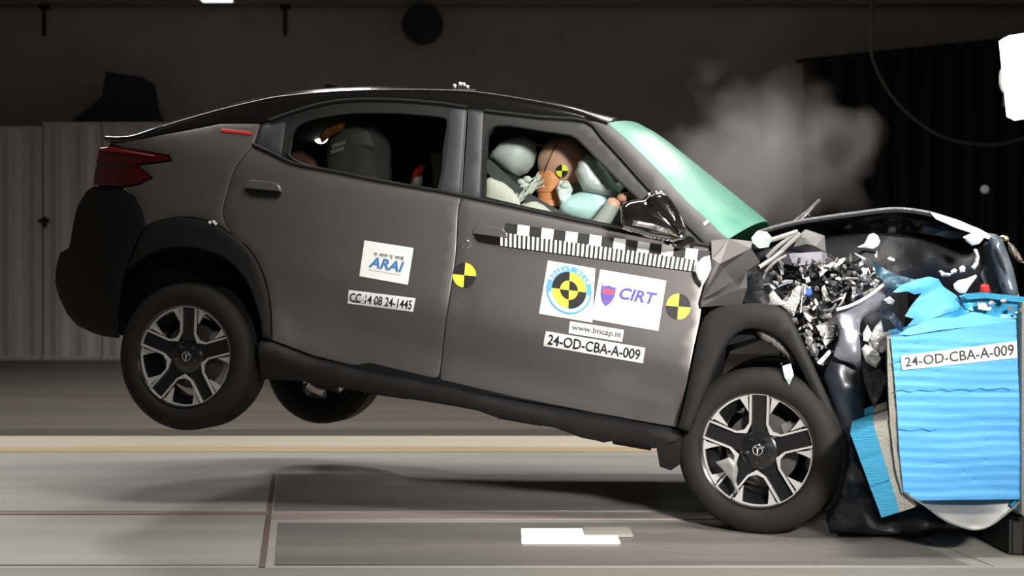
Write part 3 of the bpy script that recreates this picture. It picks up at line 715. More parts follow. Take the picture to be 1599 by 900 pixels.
def make_wheel():
    b = MB(); b.lathe([(RR-.004, -.006), (RR+.004, -.002), (RR+.010, -.008), (RR+.004, -.02), (RR-.012, -.03), (RR-.02, -.06), (RR-.03, -.12), (RR-.02, -.19), (RR+.008, -.20), (RR+.002, -.205), (RR-.04, -.19), (RR-.05, -.10), (RR-.010, -.036)], 72, closed=True)
    for k in range(5):
        a = radians(94-72*k); d = Vector((cos(a), sin(a))); t = Vector((-d.y, d.x))
        P = lambda r, s: d*(r*RR)+t*(s*RR)
        h = .155
        q = [P(.985, h), P(.985, -h), P(.40, -h*.95), P(.12, -.10), P(.12, .10), P(.40, h*.95)]
        b.prism([(p.x, p.y, zf(p.length)-.012) for p in q], (0, 0, -.024))
    b.lathe([(0, -.036), (.07, -.036), (.082, -.044), (.085, -.075), (0, -.08)], 40)
    w = lpart('wheel', b, M['rimblack'], None)
    b = MB(); prof = [(RR+.006, -.004), (RR+.02, .0075), (RR+.045, .012), (RR+.075, .008), (TR-.012, -.008), (TR-.003, -.022)]
    for g in range(4):
        z0 = -.03-g*.042; prof += [(TR+.0005, z0), (TR+.0015, z0-.028), (TR-.007, z0-.031), (TR-.007, z0-.037)]
    prof += [(TR-.004, -.197), (TR-.012, -.21), (RR+.075, -.222), (RR+.03, -.22), (RR+.006, -.205), (RR-.002, -.12)]
    b.lathe(prof, 96, closed=True)
    lpart('tyre', b, M['tyre'], w)
    for k in range(5):
        a = radians(94-72*k); a2 = a-radians(72)
        def pol(r, an, t=0):
            return Vector((cos(an)*r*RR-sin(an)*t*RR, sin(an)*r*RR+cos(an)*t*RR))
        b = MB(); h = .155; am = (a+a2)/2
        z1 = lambda r: zf(r)+.003
        ribbon(b, [pol(.98, a, -h), pol(.46, a, -h*.97), pol(.385, am), pol(.46, a2, h*.97), pol(.98, a2, h)], [.032*RR, .034*RR, .07*RR, .034*RR, .032*RR], zf(.1)-.006, z1)
        ribbon(b, [pol(.975, a, -h*1.05), pol(.985, a, 0), pol(.975, a, h*1.05)], .036*RR, -.03, z1)
        lpart('spoke_trim', b, M['rimsilver'], w, 'machined silver spoke edge')
        b = MB()                                              # silver corner wedges and the rim arc in the pocket
        for an, sg in ((a, -1), (a2, 1)):
            q = [pol(.955, an+sg*radians(13.0)), pol(.955, an+sg*radians(22)), pol(.80, an+sg*radians(19.0)), pol(.68, an+sg*radians(16.6)), pol(.68, an+sg*radians(15.9))]
            b.prism([(p.x, p.y, zf(p.length)-.006) for p in q], (0, 0, -.014))
        arc = [pol(.955, a-radians(11.5)-radians(49)*i/12) for i in range(13)]
        ribbon(b, arc, .028*RR, -.03, lambda r: zf(r)-.004)
        lpart('pocket_trim', b, M['rimsilver'], w)
    for k in range(5):
        a = radians(58-72*k); b = MB(); p = (cos(a)*.052, sin(a)*.052)
        b.lathe([(0, -.026), (.007, -.026), (.0085, -.030), (.0085, -.040)], 6, Matrix.Translation((p[0], p[1], 0))); lpart('lug_nut', b, M['chrome'], w)
    b = MB(); b.lathe([(0, -.027), (.022, -.027), (.027, -.031), (.028, -.040)], 28)
    b.cur = 1; b.lathe([(.0195, -.0255), (.0215, -.0255), (.0215, -.028), (.0195, -.028)], 24, closed=True); b.tube([(-.015, .009, -.0262), (-.006, .011, -.0262), (-.002, .004, -.0262), (-.001, -.016, -.0262)], .0016, 6); b.tube([(.015, .009, -.0262), (.006, .011, -.0262), (.002, .004, -.0262), (.001, -.016, -.0262)], .0016, 6)
    lpart('hub_cap', b, [M['rimblack'], M['rimsilver']], w)
    b = MB(); b.lathe([(.03, -.085), (.075, -.085), (.08, -.098), (.155, -.098), (.155, -.12), (.03, -.12)], 56, closed=True); lpart('brake_disc', b, M['disc'], w)
    b = MB(); b.box((.12, .075, -.105), (.07, .12, .05), Matrix.Rotation(radians(32), 3, 'Z'), .012); lpart('brake_caliper', b, M['alu'], w)
    return w
def set_wheel(w, C_, axis, spin):
    z = axis.normalized(); y = (UPV-z*UPV.dot(z)).normalized(); x = y.cross(z)
    R = Matrix((x, y, z)).transposed().to_4x4() @ Matrix.Rotation(spin, 4, 'Z')
    w.parent = CAR; w.matrix_local = Matrix.Translation(-WL[CAR]) @ Matrix.Translation(C_) @ R
def copy_tree(o, parent=None):
    c = o.copy(); COL.objects.link(c)
    if parent: c.parent = parent
    for ch in list(o.children): copy_tree(ch, c)
    return c
W1 = make_wheel(); W2 = copy_tree(W1); W3 = copy_tree(W1); W4 = copy_tree(W1)
set_wheel(W1, car(0, .895, 0), NN, 0)
ff = uvw(1181, 704, .895)
steer = Matrix.Rotation(radians(-11), 3, UPV) 
set_wheel(W2, car(ff[0], .895, ff[1]), steer @ NN, radians(2))
set_wheel(W3, car(.03, -.90, -.085), -NN, radians(20))
set_wheel(W4, car(ff[0]-.02, -.86, ff[1]), -NN, radians(40))
b = MB(); b.tube([car(0, -.68, -.06), car(0, .68, 0)], .045, 12); b.tube([car(.35, -.6, .06), car(0, -.64, -.06)], .03); b.tube([car(.35, .6, .08), car(0, .64, 0)], .03); b.build('rear_axle', M['dark'], CAR)
b = MB(); b.tube([car(ff[0], -.66, ff[1]), car(ff[0], .66, ff[1])], .035, 12); b.build('front_axle', M['dark'], CAR)

# ------------------------------------------------------------------ soft pieces and plates traced on a plane of the car
def edge_dist(x, y, P):
    m = 9
    for i in range(len(P)):
        ax, ay = P[i-1]; bx, by = P[i]; dx, dy = bx-ax, by-ay; L = dx*dx+dy*dy
        t = 0 if L == 0 else max(0, min(1, ((x-ax)*dx+(y-ay)*dy)/L)); m = min(m, hypot(x-ax-t*dx, y-ay-t*dy))
    return m
from mathutils import noise as NZ
def pillow(name, poly, w, depth, m, parent, R=None, ds=.02, bump=0.0, freq=6, back=1.0, **k):
    loop = [uvw(p[0], p[1], w) for p in poly]; V, T, rim = sheet2d(loop, ds, (), 0, 0)
    if R is None:
        R = max(edge_dist(x, y, loop) for x, y in V) or .01
    fr, bk = [], []
    for (u, v), r in zip(V, rim):
        d = 0 if r else edge_dist(u, v, loop); t = min(1, d/R); o = depth*sqrt(max(0, 1-(1-t)**2))
        n = bump*NZ.noise((u*freq, v*freq, w*3))*(0.3+.7*t)
        fr.append(car(u, w+o+n+.002, v)); bk.append(car(u, w-(o*back)-.002, v))
    vs, fs = thicken(fr, T, bk); return mk(name, vs, fs, m, parent, **k)
def plate(name, poly, w, thick, m, parent, bump=0.0, freq=8, slope=(0, 0), ds=.03, **k):
    loop = [uvw(p[0], p[1], w) for p in poly]; V, T, rim = sheet2d(loop, ds, (), 0, 0)
    u0 = sum(p[0] for p in loop)/len(loop); v0 = sum(p[1] for p in loop)/len(loop)
    fr, bk = [], []
    for (u, v) in V:
        o = w+slope[0]*(u-u0)+slope[1]*(v-v0)+bump*NZ.noise((u*freq, v*freq, w*7+len(poly)))
        fr.append(car(u, o, v)); bk.append(car(u, o-thick, v))
    vs, fs = thicken(fr, T, bk); return mk(name, vs, fs, m, parent, **k)
def ptube(b, pts, r, n=8, smooth=3):
    """tube through (x, y, w) points"""
    P = []
    for x, y, w in pts: u, v = uvw(x, y, w); P.append(car(u, w, v))
    b.tube(cr(P, smooth) if smooth > 1 else P, r, n)

# ------------------------------------------------------------------ door mirror
b = MB()
mo = [(969, 322), (984, 313), (1004, 310), (1016, 300), (1028, 298), (1040, 303), (1052, 316), (1064, 336), (1072, 358), (1071, 373), (1052, 378), (1018, 373), (971, 358)]
DM = pillow('door_mirror', mo, 1.0, .085, M['gloss_black'], CAR, ds=.015, label='glossy black door mirror')
pillow('mirror_cap', [(1010, 312), (1020, 301), (1036, 302), (1050, 316), (1062, 336), (1069, 358), (1066, 370), (1045, 350), (1022, 330)], 1.062, .035, M['gloss_black'], DM, ds=.015)
pillow('indicator_strip', [(990, 344), (1020, 348), (1045, 358), (1062, 371), (1040, 364), (1010, 356), (988, 352)], 1.075, .012, M['chromedark'], DM, ds=.012)
b = MB(); ptube(b, [(1045, 372, .97), (1062, 378, .90), (1078, 380, .84)], .03); b.build('mirror_arm', M['gloss_black'], DM)
b = MB()
for x, y in ((1014, 303), (1032, 300), (992, 336), (1012, 325), (1064, 369), (1008, 318)): u_, v_ = uvw(x, y, 1.08); b.ellipsoid(car(u_, 1.075, v_), [FW*.006, NN*.004, UPV*.006], 8, 6)
b.build('glass_chip', M['shard'], DM)
b = MB(); ptube(b, [(1100, 351, .80), (1107, 345, .80)], .008); b.build('pillar_clip', M['shard'], CAR)

# ------------------------------------------------------------------ cabin
SEATW = .36
drv = pillow('driver_seat', [(735, 330), (745, 290), (760, 268), (785, 262), (812, 275), (835, 320), (850, 420), (800, 440), (720, 420)], .36, .22, M['seat'], CAR, R=.12, ds=.03)
pillow('headrest', [(764, 248), (772, 234), (784, 221), (803, 213), (822, 213), (836, 222), (839, 240), (834, 258), (824, 270), (808, 277), (795, 273), (780, 262)], .36, .12, M['headrest'], drv, R=.10, label='light grey headrest')
pillow('seat_shoulder', [(757, 318), (757, 282), (768, 276), (785, 284), (800, 296), (812, 312), (814, 330), (790, 334)], .585, .03, M['cotton'], drv)
pas = pillow('passenger_seat', [(770, 330), (778, 290), (795, 262), (822, 258), (840, 275), (860, 320), (870, 410), (760, 420)], -.36, .22, M['seat'], CAR, R=.12, ds=.04)
b = MB()
def band(b, pts, wd, t=.003):
    P = []
    for x, y, w in pts: u, v = uvw(x, y, w); P.append((u, w, v))
    vs = []
    for i, (u, w, v) in enumerate(P):
        a = P[max(0, i-1)]; c = P[min(len(P)-1, i+1)]; d = Vector((c[0]-a[0], c[2]-a[2])).normalized(); n = Vector((-d.y, d.x))*wd/2
        vs += [car(u+n.x, w+t, v+n.y), car(u-n.x, w+t, v-n.y), car(u+n.x, w-t, v+n.y), car(u-n.x, w-t, v-n.y)]
    fs = []
    for i in range(len(P)-1):
        a, c = 4*i, 4*i+4; fs += [(a, a+1, c+1, c), (a+2, c+2, c+3, a+3), (a, c, c+2, a+2), (a+1, a+3, c+3, c+1)]
    e = 4*len(P)-4; fs += [(0, 2, 3, 1), (e, e+1, e+3, e+2)]
    b.add(vs, fs)
band(b, [(758, 255, .62), (770, 265, .60), (795, 288, .58), (812, 303, .57)], .055); band(b, [(822, 309, .57), (845, 322, .57), (870, 336, .56), (890, 345, .56)], .05); b.build('seat_belt', M['belt'], CAR)
for pts, m_ in (([(515, 285), (513, 250), (520, 215), (532, 195), (552, 186), (580, 186), (598, 196), (606, 220), (609, 290), (600, 320), (520, 320)], 'seatgrey'),):
    cs = pillow('rear_seat_back', pts, .36, .16, M[m_], CAR, R=.10, ds=.025)
pillow('shoulder_pad', [(538, 215), (552, 206), (574, 205), (584, 222), (586, 232), (545, 236)], .50, .03, mat('grey_pad', (.34, .31, .30), .7), cs)
b = MB()
for r_, y0 in enumerate((226, 235)):
    for i in range(5):
        x = 519+i*4.3+r_*-2; y = y0-i*1.4
        q = [uvw(x+dx, y+dy, .535) for dx, dy in ((0, 0), (3.2, -1), (3.2, 5), (0, 6))]; b.prism([car(a, .535, c) for a, c in q], NN*.002)
b.build('care_label', M['white'], cs)
pillow('orange_strap', [(499, 214), (506, 202), (530, 190), (541, 189), (536, 202), (518, 212), (503, 224)], .57, .02, M['orange'], cs)
pillow('rear_seat_back', [(612, 300), (615, 230), (625, 200), (645, 196), (668, 205), (678, 300), (670, 330), (615, 330)], -.36, .15, M['seat'], CAR, R=.1, ds=.03)
pillow('belt_buckle', [(643, 270), (650, 262), (660, 258), (664, 262), (658, 275), (652, 292), (643, 290)], .42, .02, M['red'], CAR)
pillow('buckle_sleeve', [(643, 276), (652, 272), (660, 275), (660, 296), (642, 294)], .42, .018, M['cotton'], CAR)
band_ = MB(); band(band_, [(632, 229, -.74), (665, 222, -.74), (697, 213, -.74)], .03, .01); band_.build('far_door_pull', mat('tan_trim', (.22, .18, .12), .6), CAR)
b = MB(); u_, v_ = uvw(502, 212, -.2); b.ellipsoid(car(u_, -.2, v_), [FW*.045, NN*.012, UPV*.045], 16, 10); b.build('cabin_glow_spot', mat('cabin_spot_glow', (1, 1, 1), .4, emit=(1, .96, .85), estr=14), CAR, label='small glowing spot behind the rear window')  # glowing ellipsoid added for the bright spot in the rear window
pillow('parcel_shelf', [(446, 240), (470, 235), (490, 245), (505, 262), (500, 275), (450, 255)], .30, .05, M['skin'], CAR, ds=.02)
b = MB()
for x, y in ((455, 229), (463, 228), (470, 228), (488, 226)): u_, v_ = uvw(x, y, .3); b.ellipsoid(car(u_, .3, v_), [FW*.008, NN*.006, UPV*.006], 8, 6)
b.build('shelf_stud', M['chrome'], CAR)
# dashboard, steering wheel, airbags
b = MB(); q = [uvw(x, y, 0) for x, y in ((985, 330), (1040, 330), (1120, 372), (1130, 420), (1010, 440), (985, 390))]; b.prism([car(a, -.74, c) for a, c in q], NN*1.40); b.build('dashboard', M['inner'], CAR)
b = MB(); sc_ = uvw(958, 335, .36); cc_ = car(sc_[0], .36, sc_[1]); ax_ = (FW*.85-UPV*.5).normalized(); T_ = Matrix.Translation(cc_) @ ax_.to_track_quat('Z', 'Y').to_matrix().to_4x4()
ring = [T_ @ Vector((.185*cos(2*pi*k/40), .185*sin(2*pi*k/40), 0)) for k in range(41)]; b.tube(ring, .014, 10)
b.tube([cc_, cc_+ax_*.3], .03); b.tube([T_ @ Vector((-.18, 0, 0)), T_ @ Vector((.18, 0, 0))], .014); b.build('steering_wheel', M['clad'], CAR)
pillow('driver_airbag', [(898, 270), (905, 252), (917, 241), (930, 240), (944, 260), (960, 284), (976, 302), (966, 312), (940, 310), (912, 300)], .50, .13, M['airbag'], CAR, R=.10, bump=.01, label='white inflated airbag in front of the dummy head')
pillow('shaded_airbag', [(872, 335), (876, 318), (890, 306), (912, 297), (940, 294), (962, 300), (972, 325), (970, 372), (925, 360), (885, 345)], .44, .14, M['airshade'], CAR, R=.10, bump=.015, label='airbag below the dummy chin with teal shade in its colour')
pillow('airbag_fold', [(955, 290), (968, 284), (990, 296), (1005, 312), (985, 318), (960, 305)], .30, .07, M['cotton'], CAR)
pillow('airbag_fold', [(868, 292), (876, 282), (888, 282), (895, 296), (888, 316), (876, 325)], .50, .05, M['airbag'], CAR)

# ------------------------------------------------------------------ the driver dummy: one grown body
def grow_body(name, joints, links, radii, mats, pick, parent, root_i=0):
    me = bpy.data.meshes.new('tmp'); me.from_pydata(joints, links, []); me.update()
    o = bpy.data.objects.new('tmp', me); COL.objects.link(o)
    md = o.modifiers.new('s', 'SKIN'); md.use_smooth_shade = True
    for i, r in enumerate(radii): me.skin_vertices[0].data[i].radius = (r, r) if not isinstance(r, tuple) else r; me.skin_vertices[0].data[i].use_root = (i == root_i)
    o.modifiers.new('u', 'SUBSURF').levels = 2
    bpy.context.view_layer.update()
    g = bpy.data.meshes.new_from_object(o.evaluated_get(bpy.context.evaluated_depsgraph_get()))
    vs = [v.co.copy() for v in g.vertices]; fs = [tuple(p.vertices) for p in g.polygons]
    mi = [pick(sum((vs[i] for i in f), Vector())/len(f)) for f in fs]
    bpy.data.objects.remove(o); bpy.data.meshes.remove(g)
    return mk(name, vs, fs, mats, parent, mi=mi)
def pc(x, y, w): u, v = uvw(x, y, w); return car(u, w, v)
HC = pc(879, 254, .40)
DUM = empty('crash_test_dummy', pc(850, 430, .38), 'crash test dummy in the driver seat with brown head, orange neck and cream shirt', 'crash test dummy')
J = [pc(800, 440, .38), pc(812, 395, .38), pc(832, 345, .39), pc(850, 322, .39),          # pelvis, waist, chest, neck base
     pc(836, 335, .56), pc(885, 378, .66), pc(934, 358, .69), pc(964, 309, .69),          # near arm: shoulder, upper arm, elbow, wrist
     pc(850, 335, .22), pc(895, 372, .16), pc(940, 355, .18), pc(968, 312, .24),          # far arm
     pc(870, 455, .48), pc(960, 450, .50), pc(1010, 520, .50),                             # near leg
     pc(870, 450, .28), pc(965, 445, .26), pc(1015, 515, .26), pc(1040, 530, .50), pc(1045, 525, .26)]
Lk = [(0, 1), (1, 2), (2, 3), (2, 4), (4, 5), (5, 6), (6, 7), (2, 8), (8, 9), (9, 10), (10, 11), (0, 12), (12, 13), (13, 14), (0, 15), (15, 16), (16, 17), (14, 18), (17, 19)]
Rd = [.15, .145, .15, .075, .07, .055, .046, .035, .07, .055, .046, .035, .08, .062, .045, .08, .062, .045, .04, .04]
def pickb(c):
    if min((c-J[7]).length, (c-J[11]).length) < .05: return 2
    if min((c-J[6]).length, (c-J[10]).length, (c-(J[6]+J[7])/2).length, (c-(J[10]+J[11])/2).length) < .09: return 1
    return 0
grow_body('body', J, Lk, Rd, [M['cotton'], M['sleeve'], M['skin']], pickb, DUM)
# hands: palm, four fingers and a thumb closing on the wheel rim
def hand(wrist, dirv, lat, curl, nm):
    d = dirv.normalized(); n = lat.normalized(); c = curl.normalized()
    J = [wrist, wrist+d*.035, wrist+d*.08]; L = [(0, 1), (1, 2)]; R = [(.026, .018), (.036, .015), (.040, .014)]
    for i, (o, l) in enumerate(((-.030, .068), (-.010, .078), (.011, .074), (.030, .058))):
        k = len(J); base = wrist+d*.080+n*o
        J += [base, base+d*l*.45+c*.006, base+d*l*.75+c*.024, base+d*l*.80+c*(.024+l*.3)]; L += [(2, k), (k, k+1), (k+1, k+2), (k+2, k+3)]; R += [.0105, .0098, .009, .008]
    k = len(J); J += [wrist+d*.04-n*.040, wrist+d*.065-n*.055+c*.012, wrist+d*.085-n*.052+c*.034]; L += [(1, k), (k, k+1), (k+1, k+2)]; R += [.013, .011, .009]
    return grow_body(nm, J, L, R, [M['skin']], lambda q: 0, DUM)
hand(pc(962, 310, .69), pc(1000, 299, .67)-pc(962, 310, .69), UPV*.6+NN*.2-FW*.1, -NN-UPV*.3, 'hand')
hand(pc(970, 308, .24), pc(1000, 300, .26)-pc(970, 308, .24), UPV, NN-UPV*.3, 'hand')
# neck and head
b = MB(); n0, n1 = pc(862, 322, .39), pc(863, 268, .40)
b.tube([lerp(n0, n1, t) for t in (0, .18, .2, .38, .4, .58, .6, .8, 1)], [.078, .076, .070, .070, .076, .076, .070, .074, .070], 24); b.build('neck', M['neck'], DUM, label='orange rubber neck')
hu = (FW*.96-UPV*.28).normalized(); hv = (UPV*.96+FW*.28).normalized()     # the head nods forward
def head():
    n, m = 40, 30; vs, fs = [], []
    for i in range(m+1):
        th = pi*i/m
        for k in range(n):
            ph = 2*pi*k/n; x, y, z = sin(th)*cos(ph), sin(th)*sin(ph), cos(th)
            a, c, e = x*.118, y*.085, z*.128
            if z < 0: a *= 1-.10*z*z; c *= 1-.28*z*z                    # jaw narrows
            if x < 0: a *= 1.02
            f_ = max(0, x)
            if f_ > .3:
                a += .026*math.exp(-((y/.16)**2+((z+.22)/.20)**2))        # nose
                a += .010*math.exp(-((y/.35)**2+((z+.78)/.16)**2))        # chin
                a += .007*math.exp(-((y/.30)**2+((z+.52)/.06)**2))-.005*math.exp(-((y/.32)**2+((z+.58)/.03)**2))   # lips
                a += .008*math.exp(-((y/.7)**2+((z-.14)/.10)**2))         # brow
                for sy in (-1, 1): a -= .012*math.exp(-(((y-sy*.38)/.16)**2+((z+.02)/.11)**2))   # eye sockets
            vs.append(HC+hu*a+NN*c+hv*e)
    for i in range(m):
        for k in range(n): fs.append((i*n+k, i*n+(k+1) % n, (i+1)*n+(k+1) % n, (i+1)*n+k))
    return mk('head', vs, fs, M['skin'], DUM, label='smooth brown vinyl head')
HD = head()
b = MB(); b.tube([HC+hv*.130*cos(t)-hu*(.045+.0)+NN*.083*sin(t)*1.0 for t in [pi*k/20*1.0 for k in range(21)]], .0022, 6); b.build('skull_seam', M['inner'], HD)
def target(cx, cy, r, flip, parent, place, tilt=5, name='target_disc', n=10):
    b = MB(); c0 = place(cx, cy)
    for q in range(4):
        b.cur = 1 if (q % 2 == 0) == (not flip) else 0
        vs = [c0]; 
        for k in range(n+1):
            a = radians(tilt)+pi/2*(q+k/n); vs.append(place(cx+r*cos(a), cy-r*sin(a)*1.05))
        b.add(vs, [(0, k, k+1) for k in range(1, n+1)])
    return b.build(name, [M['black'], M['yellow']], parent, smooth=False, label='yellow and black quartered target disc')
def on_head(x, y):
    r = ray(x, y).normalized(); o = CAMP-HC
    # hit with the head's ellipsoid
    S = [(hu, .122), (NN, .086), (hv, .131)]
    A_ = sum((r.dot(a)/s)**2 for a, s in S); B_ = sum(2*r.dot(a)*o.dot(a)/s**2 for a, s in S); C_ = sum((o.dot(a)/s)**2 for a, s in S)-1
    D_ = B_*B_-4*A_*C_; t = (-B_-sqrt(max(0, D_)))/(2*A_); return CAMP+r*(t-.006)
target(878, 267, 9.5, False, HD, on_head, 0)
b = MB(); random.seed(3)
for k in range(11):
    pts = []
    for t in range(5):
        x = lerp(775+random.uniform(-4, 8), 846+random.uniform(-6, 4), t/4); y = lerp(322, 280, (t/4)**1.2)+random.uniform(-13, 13); pts.append((x, y, .55+random.uniform(-.03, .03)))
    ptube(b, pts, .0045, 6, 5)
for x, y in ((815, 284), (820, 290), (824, 280), (776, 300), (882, 290)): u_, v_ = uvw(x, y, .55); b.ellipsoid(car(u_, .55, v_), [FW*.022, NN*.015, UPV*.016], 10, 7)
b.build('sensor_cable_bundle', M['wire'], DUM)

# ------------------------------------------------------------------ stickers on the doors
def sticker(name, q, label, m='white', parent=CAR):
    return panel(name, q, parent, M[m], off=.003, thick=.002, ds=.012, inset=0, edge=0, label=label)
q = [(570, 375.5), (646.5, 387.5), (637.5, 445), (562, 431.5)]; s = sticker('sticker', q, 'white square sticker with blue letters')
lettering('ए आर ए आई', q, (.23, .62, .85, .74), s, M['greyd'], .0078, weight=.02)
lettering('ARAI', q, (.16, .30, .87, .59), s, M['arai'], .006, weight=.03, shear=.22)
b = MB()
for i in range(22):
    s0 = .18+i*.03; r_ = [bil(q, a, c) for a, c in ((s0, .21), (s0+.018, .21), (s0+.018, .235), (s0, .235))]; b.add([on_side(x, y, .0075) for x, y in r_], [(0, 1, 2, 3)])
b.build('fine_print', M['grey'], s, smooth=False)
q = [(546, 453), (649.5, 466), (646, 487.5), (543.5, 474)]; s = sticker('sticker', q, 'white strip sticker on the rear door')
lettering('CC 14 08 24-1445', q, (.03, .16, .97, .82), s, M['black'], .0078, weight=.012)
q = [(856.5, 407), (930, 419.5), (925.5, 504), (842.5, 490)]; s = sticker('sticker', q, 'white sticker with round blue and yellow badge')
# round badge
cb = (889.5, 453.5)
def bp(r, a): return cb[0]+r*cos(a)*1.0+r*sin(a)*.02, cb[1]-r*sin(a)*1.06+r*cos(a)*.10
def ringmesh(b, r0, r1, a0, a1, off, n=24):
    vs = []
    for k in range(n+1):
        a = lerp(a0, a1, k/n); vs += [on_side(*bp(r0, a), off), on_side(*bp(r1, a), off)]
    b.add(vs, [(2*k, 2*k+1, 2*k+3, 2*k+2) for k in range(n)])
b = MB(); b.cur = 0; ringmesh(b, 27, 35.5, 0, 2*pi, .006, 48)
b.cur = 1; ringmesh(b, 33.6, 35.0, 0, 2*pi, .007, 48)
b.cur = 2; ringmesh(b, 28, 32.5, pi*1.05, pi*1.95, .0078, 24)
for k in range(4):
    b.cur = 3 if k % 2 else 4; ringmesh(b, 14, 27, pi/2*k-.03, pi/2*(k+1)-.03, .006, 10)
    b.cur = 4 if k % 2 else 3; ringmesh(b, 0.01, 14, pi/2*k-.03, pi/2*(k+1)-.03, .006, 10)
b.build('badge', [M['blueprint'], M['navyblue'] if 'navyblue' in M else M['blueprint'], mat('pale_blue_print', (.62, .78, .92), .5), M['black'], M['yellow']], s, smooth=False)
txt = 'BHARAT NCAP'; 
allv, allf = [], []
for i, ch in enumerate(txt):
    if ch == ' ': continue
    V, Fs = glyphs(ch, .03); a = lerp(radians(158), radians(18), (i+.5)/len(txt)); k = len(allv); wch = .62
    for x, y in V:
        aa = a-((x-.5)*.155); r_ = 28.6+y*5.6; allv.append(on_side(*bp(r_, aa), .0085))
    allf += [tuple(j+k for j in f) for f in Fs]
mk('lettering', allv, allf, M['white'], s, smooth=False)
q = [(938, 421), (1041, 438.5), (1028.5, 517), (924.5, 499)]; s = sticker('sticker', q, 'white sticker with red shield and purple letters')
lettering('CIRT', q, (.345, .49, .905, .73), s, M['navy'], .006, weight=.03, shear=.2)
lettering('Automotive Transport', q, (.34, .375, .88, .43), s, M['grey'], .0075)
def shield(k):
    o = []
    pts = [(-.5, .55), (-.42, .38), (-.2, .42), (0, .46), (.2, .42), (.42, .38), (.5, .55), (.5, .0), (.34, -.34), (0, -.58), (-.34, -.34), (-.5, .0)]
    return [(x*k, y*k) for x, y in pts]
for k, m_, of in ((1.0, 'navy', .0075), (.80, 'crimson', .0075)):
    P = [bil(q, .175+x*.215+ (0.008 if k < 1 else 0), .535+y*.40-(.03 if k < 1 else 0)) for x, y in shield(k)]
    P3 = [on_side(x, y, of) for x, y in P]; mk('shield_emblem', P3, [tuple(t) for t in tessellate_polygon([P3])], M[m_], s, smooth=False)
q = [(891, 502), (975, 515.5), (972, 534), (888.5, 520.5)]; s = sticker('sticker', q, 'small white web address sticker')
lettering('www.bncap.in', q, (.05, .18, .96, .84), s, M['greyd'], .0078, weight=.02)
q = [(853.5, 517.5), (1008, 543.5), (1004.5, 567.5), (849.5, 540.5)]; s = sticker('sticker', q, 'long white test number sticker on the front door')
lettering('24-OD-CBA-A-009', q, (.035, .15, .965, .85), s, M['black'], .0078, weight=.02)
for x, y, r, fl_ in ((726, 430, 18.3, False), (1060, 479, 19.2, True)):
    target(x, y, r, fl_, CAR, lambda a, c: on_side(a, c, .004), -5)
# chequered measuring strip
b = MB(); SQ = [(791.5, 348.5), (1110, 392.5), (1107.5, 409.5), (790, 364.5)]; ST = [(783, 363), (1108, 409), (1104, 427), (783, 384)]
def cell(qd, s0, s1, t0=0, t1=1, off=.012):
    b.add([on_side(*bil(qd, s, t), off) for s, t in ((s0, t0), (s1, t0), (s1, t1), (s0, t1))], [(0, 1, 2, 3)])
for i in range(17): b.cur = i % 2; cell(SQ, i/17, (i+1)/17)
NS = 46
for i in range(NS*2): b.cur = 1-(i % 2); cell(ST, i/NS/2, (i+1)/NS/2)
b.build('measuring_strip', [M['black'], M['white']], CAR, smooth=False, label='black and white chequered measuring strip')
pillow('strip_curl', [(1088, 412), (1098, 402), (1109, 399), (1111, 420), (1106, 432), (1098, 446), (1090, 436), (1086, 424)], .925, .018, M['white'], CAR, ds=.012, bump=.01, freq=30)
# ------------------------------------------------------------------ wrecked front end
M['palegrey'] = mat('pale_grey_sheet', (.22, .215, .21), .45, .2)
M['frost'] = mat('frosted_glass_crumbs', (.42, .52, .47), .3, bump=.8, bscale=70)
M['midgrey'] = mat('grey_cast_metal', (.12, .12, .125), .45, .5, bump=.5, bscale=40)
M['whitemetal'] = mat('white_cast_aluminium', (.66, .66, .66), .4, .2, bump=.6, bscale=25)
M['tealdark'] = mat('dark_teal_torn_sheet', (.008, .045, .075), .4, .3, bump=.6, bscale=20)
M['mesh'] = mat('radiator_mesh', (.46, .46, .44), .45, .3, bump=1.0, bscale=120)
# crumpled fender panel with sharp folds
def fac(name, pts, faces, m, t=.012, **k):
    P = []
    for x, y, w in pts: u, v = uvw(x, y, w); P.append((u, w, v))
    vs, fs = thicken([car(*p) for p in P], faces, [car(u, w-t, v) for u, w, v in P]); return mk(name, vs, fs, m, CAR, sharp=12, **k)
fp = [(1111, 376, .86), (1139, 373, .83), (1175, 377, .82), (1173, 388, .90), (1125, 412, .955), (1187, 409, .86), (1167, 424, .85), (1146, 440, .83), (1095, 470, .93), (1155, 451, .90), (1167, 450, .87), (1159, 475, .84), (1095, 480, .92), (1112, 404, .90), (1178, 424, .80), (1131, 419, .89), (1110, 462, .86), (1125, 463, .915)]
ff_ = [(0, 1, 13), (1, 4, 13), (1, 2, 3), (1, 3, 4), (4, 3, 15), (3, 5, 15), (5, 14, 6), (5, 6, 15), (6, 7, 15), (4, 15, 8), (4, 8, 13), (15, 7, 8), (7, 16, 8), (7, 9, 17), (7, 17, 16), (16, 17, 8), (7, 6, 9), (6, 10, 9), (9, 10, 11), (9, 11, 17), (17, 11, 12), (17, 12, 8)]
fac('front_fender', fp, ff_, M['paint'], label='crumpled front fender')
# plain fender on the far side
vs = [car(u, -w, v) for u, w, v in ((2.2, .88, .84), (2.7, .87, .80), (3.3, .80, .74), (3.32, .80, .3), (3.05, .88, .25), (2.95, .89, .38), (2.62, .89, .50), (2.25, .89, .30), (2.2, .88, .1))]
bk = [p+NN*.03 for p in vs]; tri = [tuple(t) for t in tessellate_polygon([vs])]; v1, f1 = thicken(vs, tri, bk); mk('front_fender', v1, f1, M['paint'], CAR)
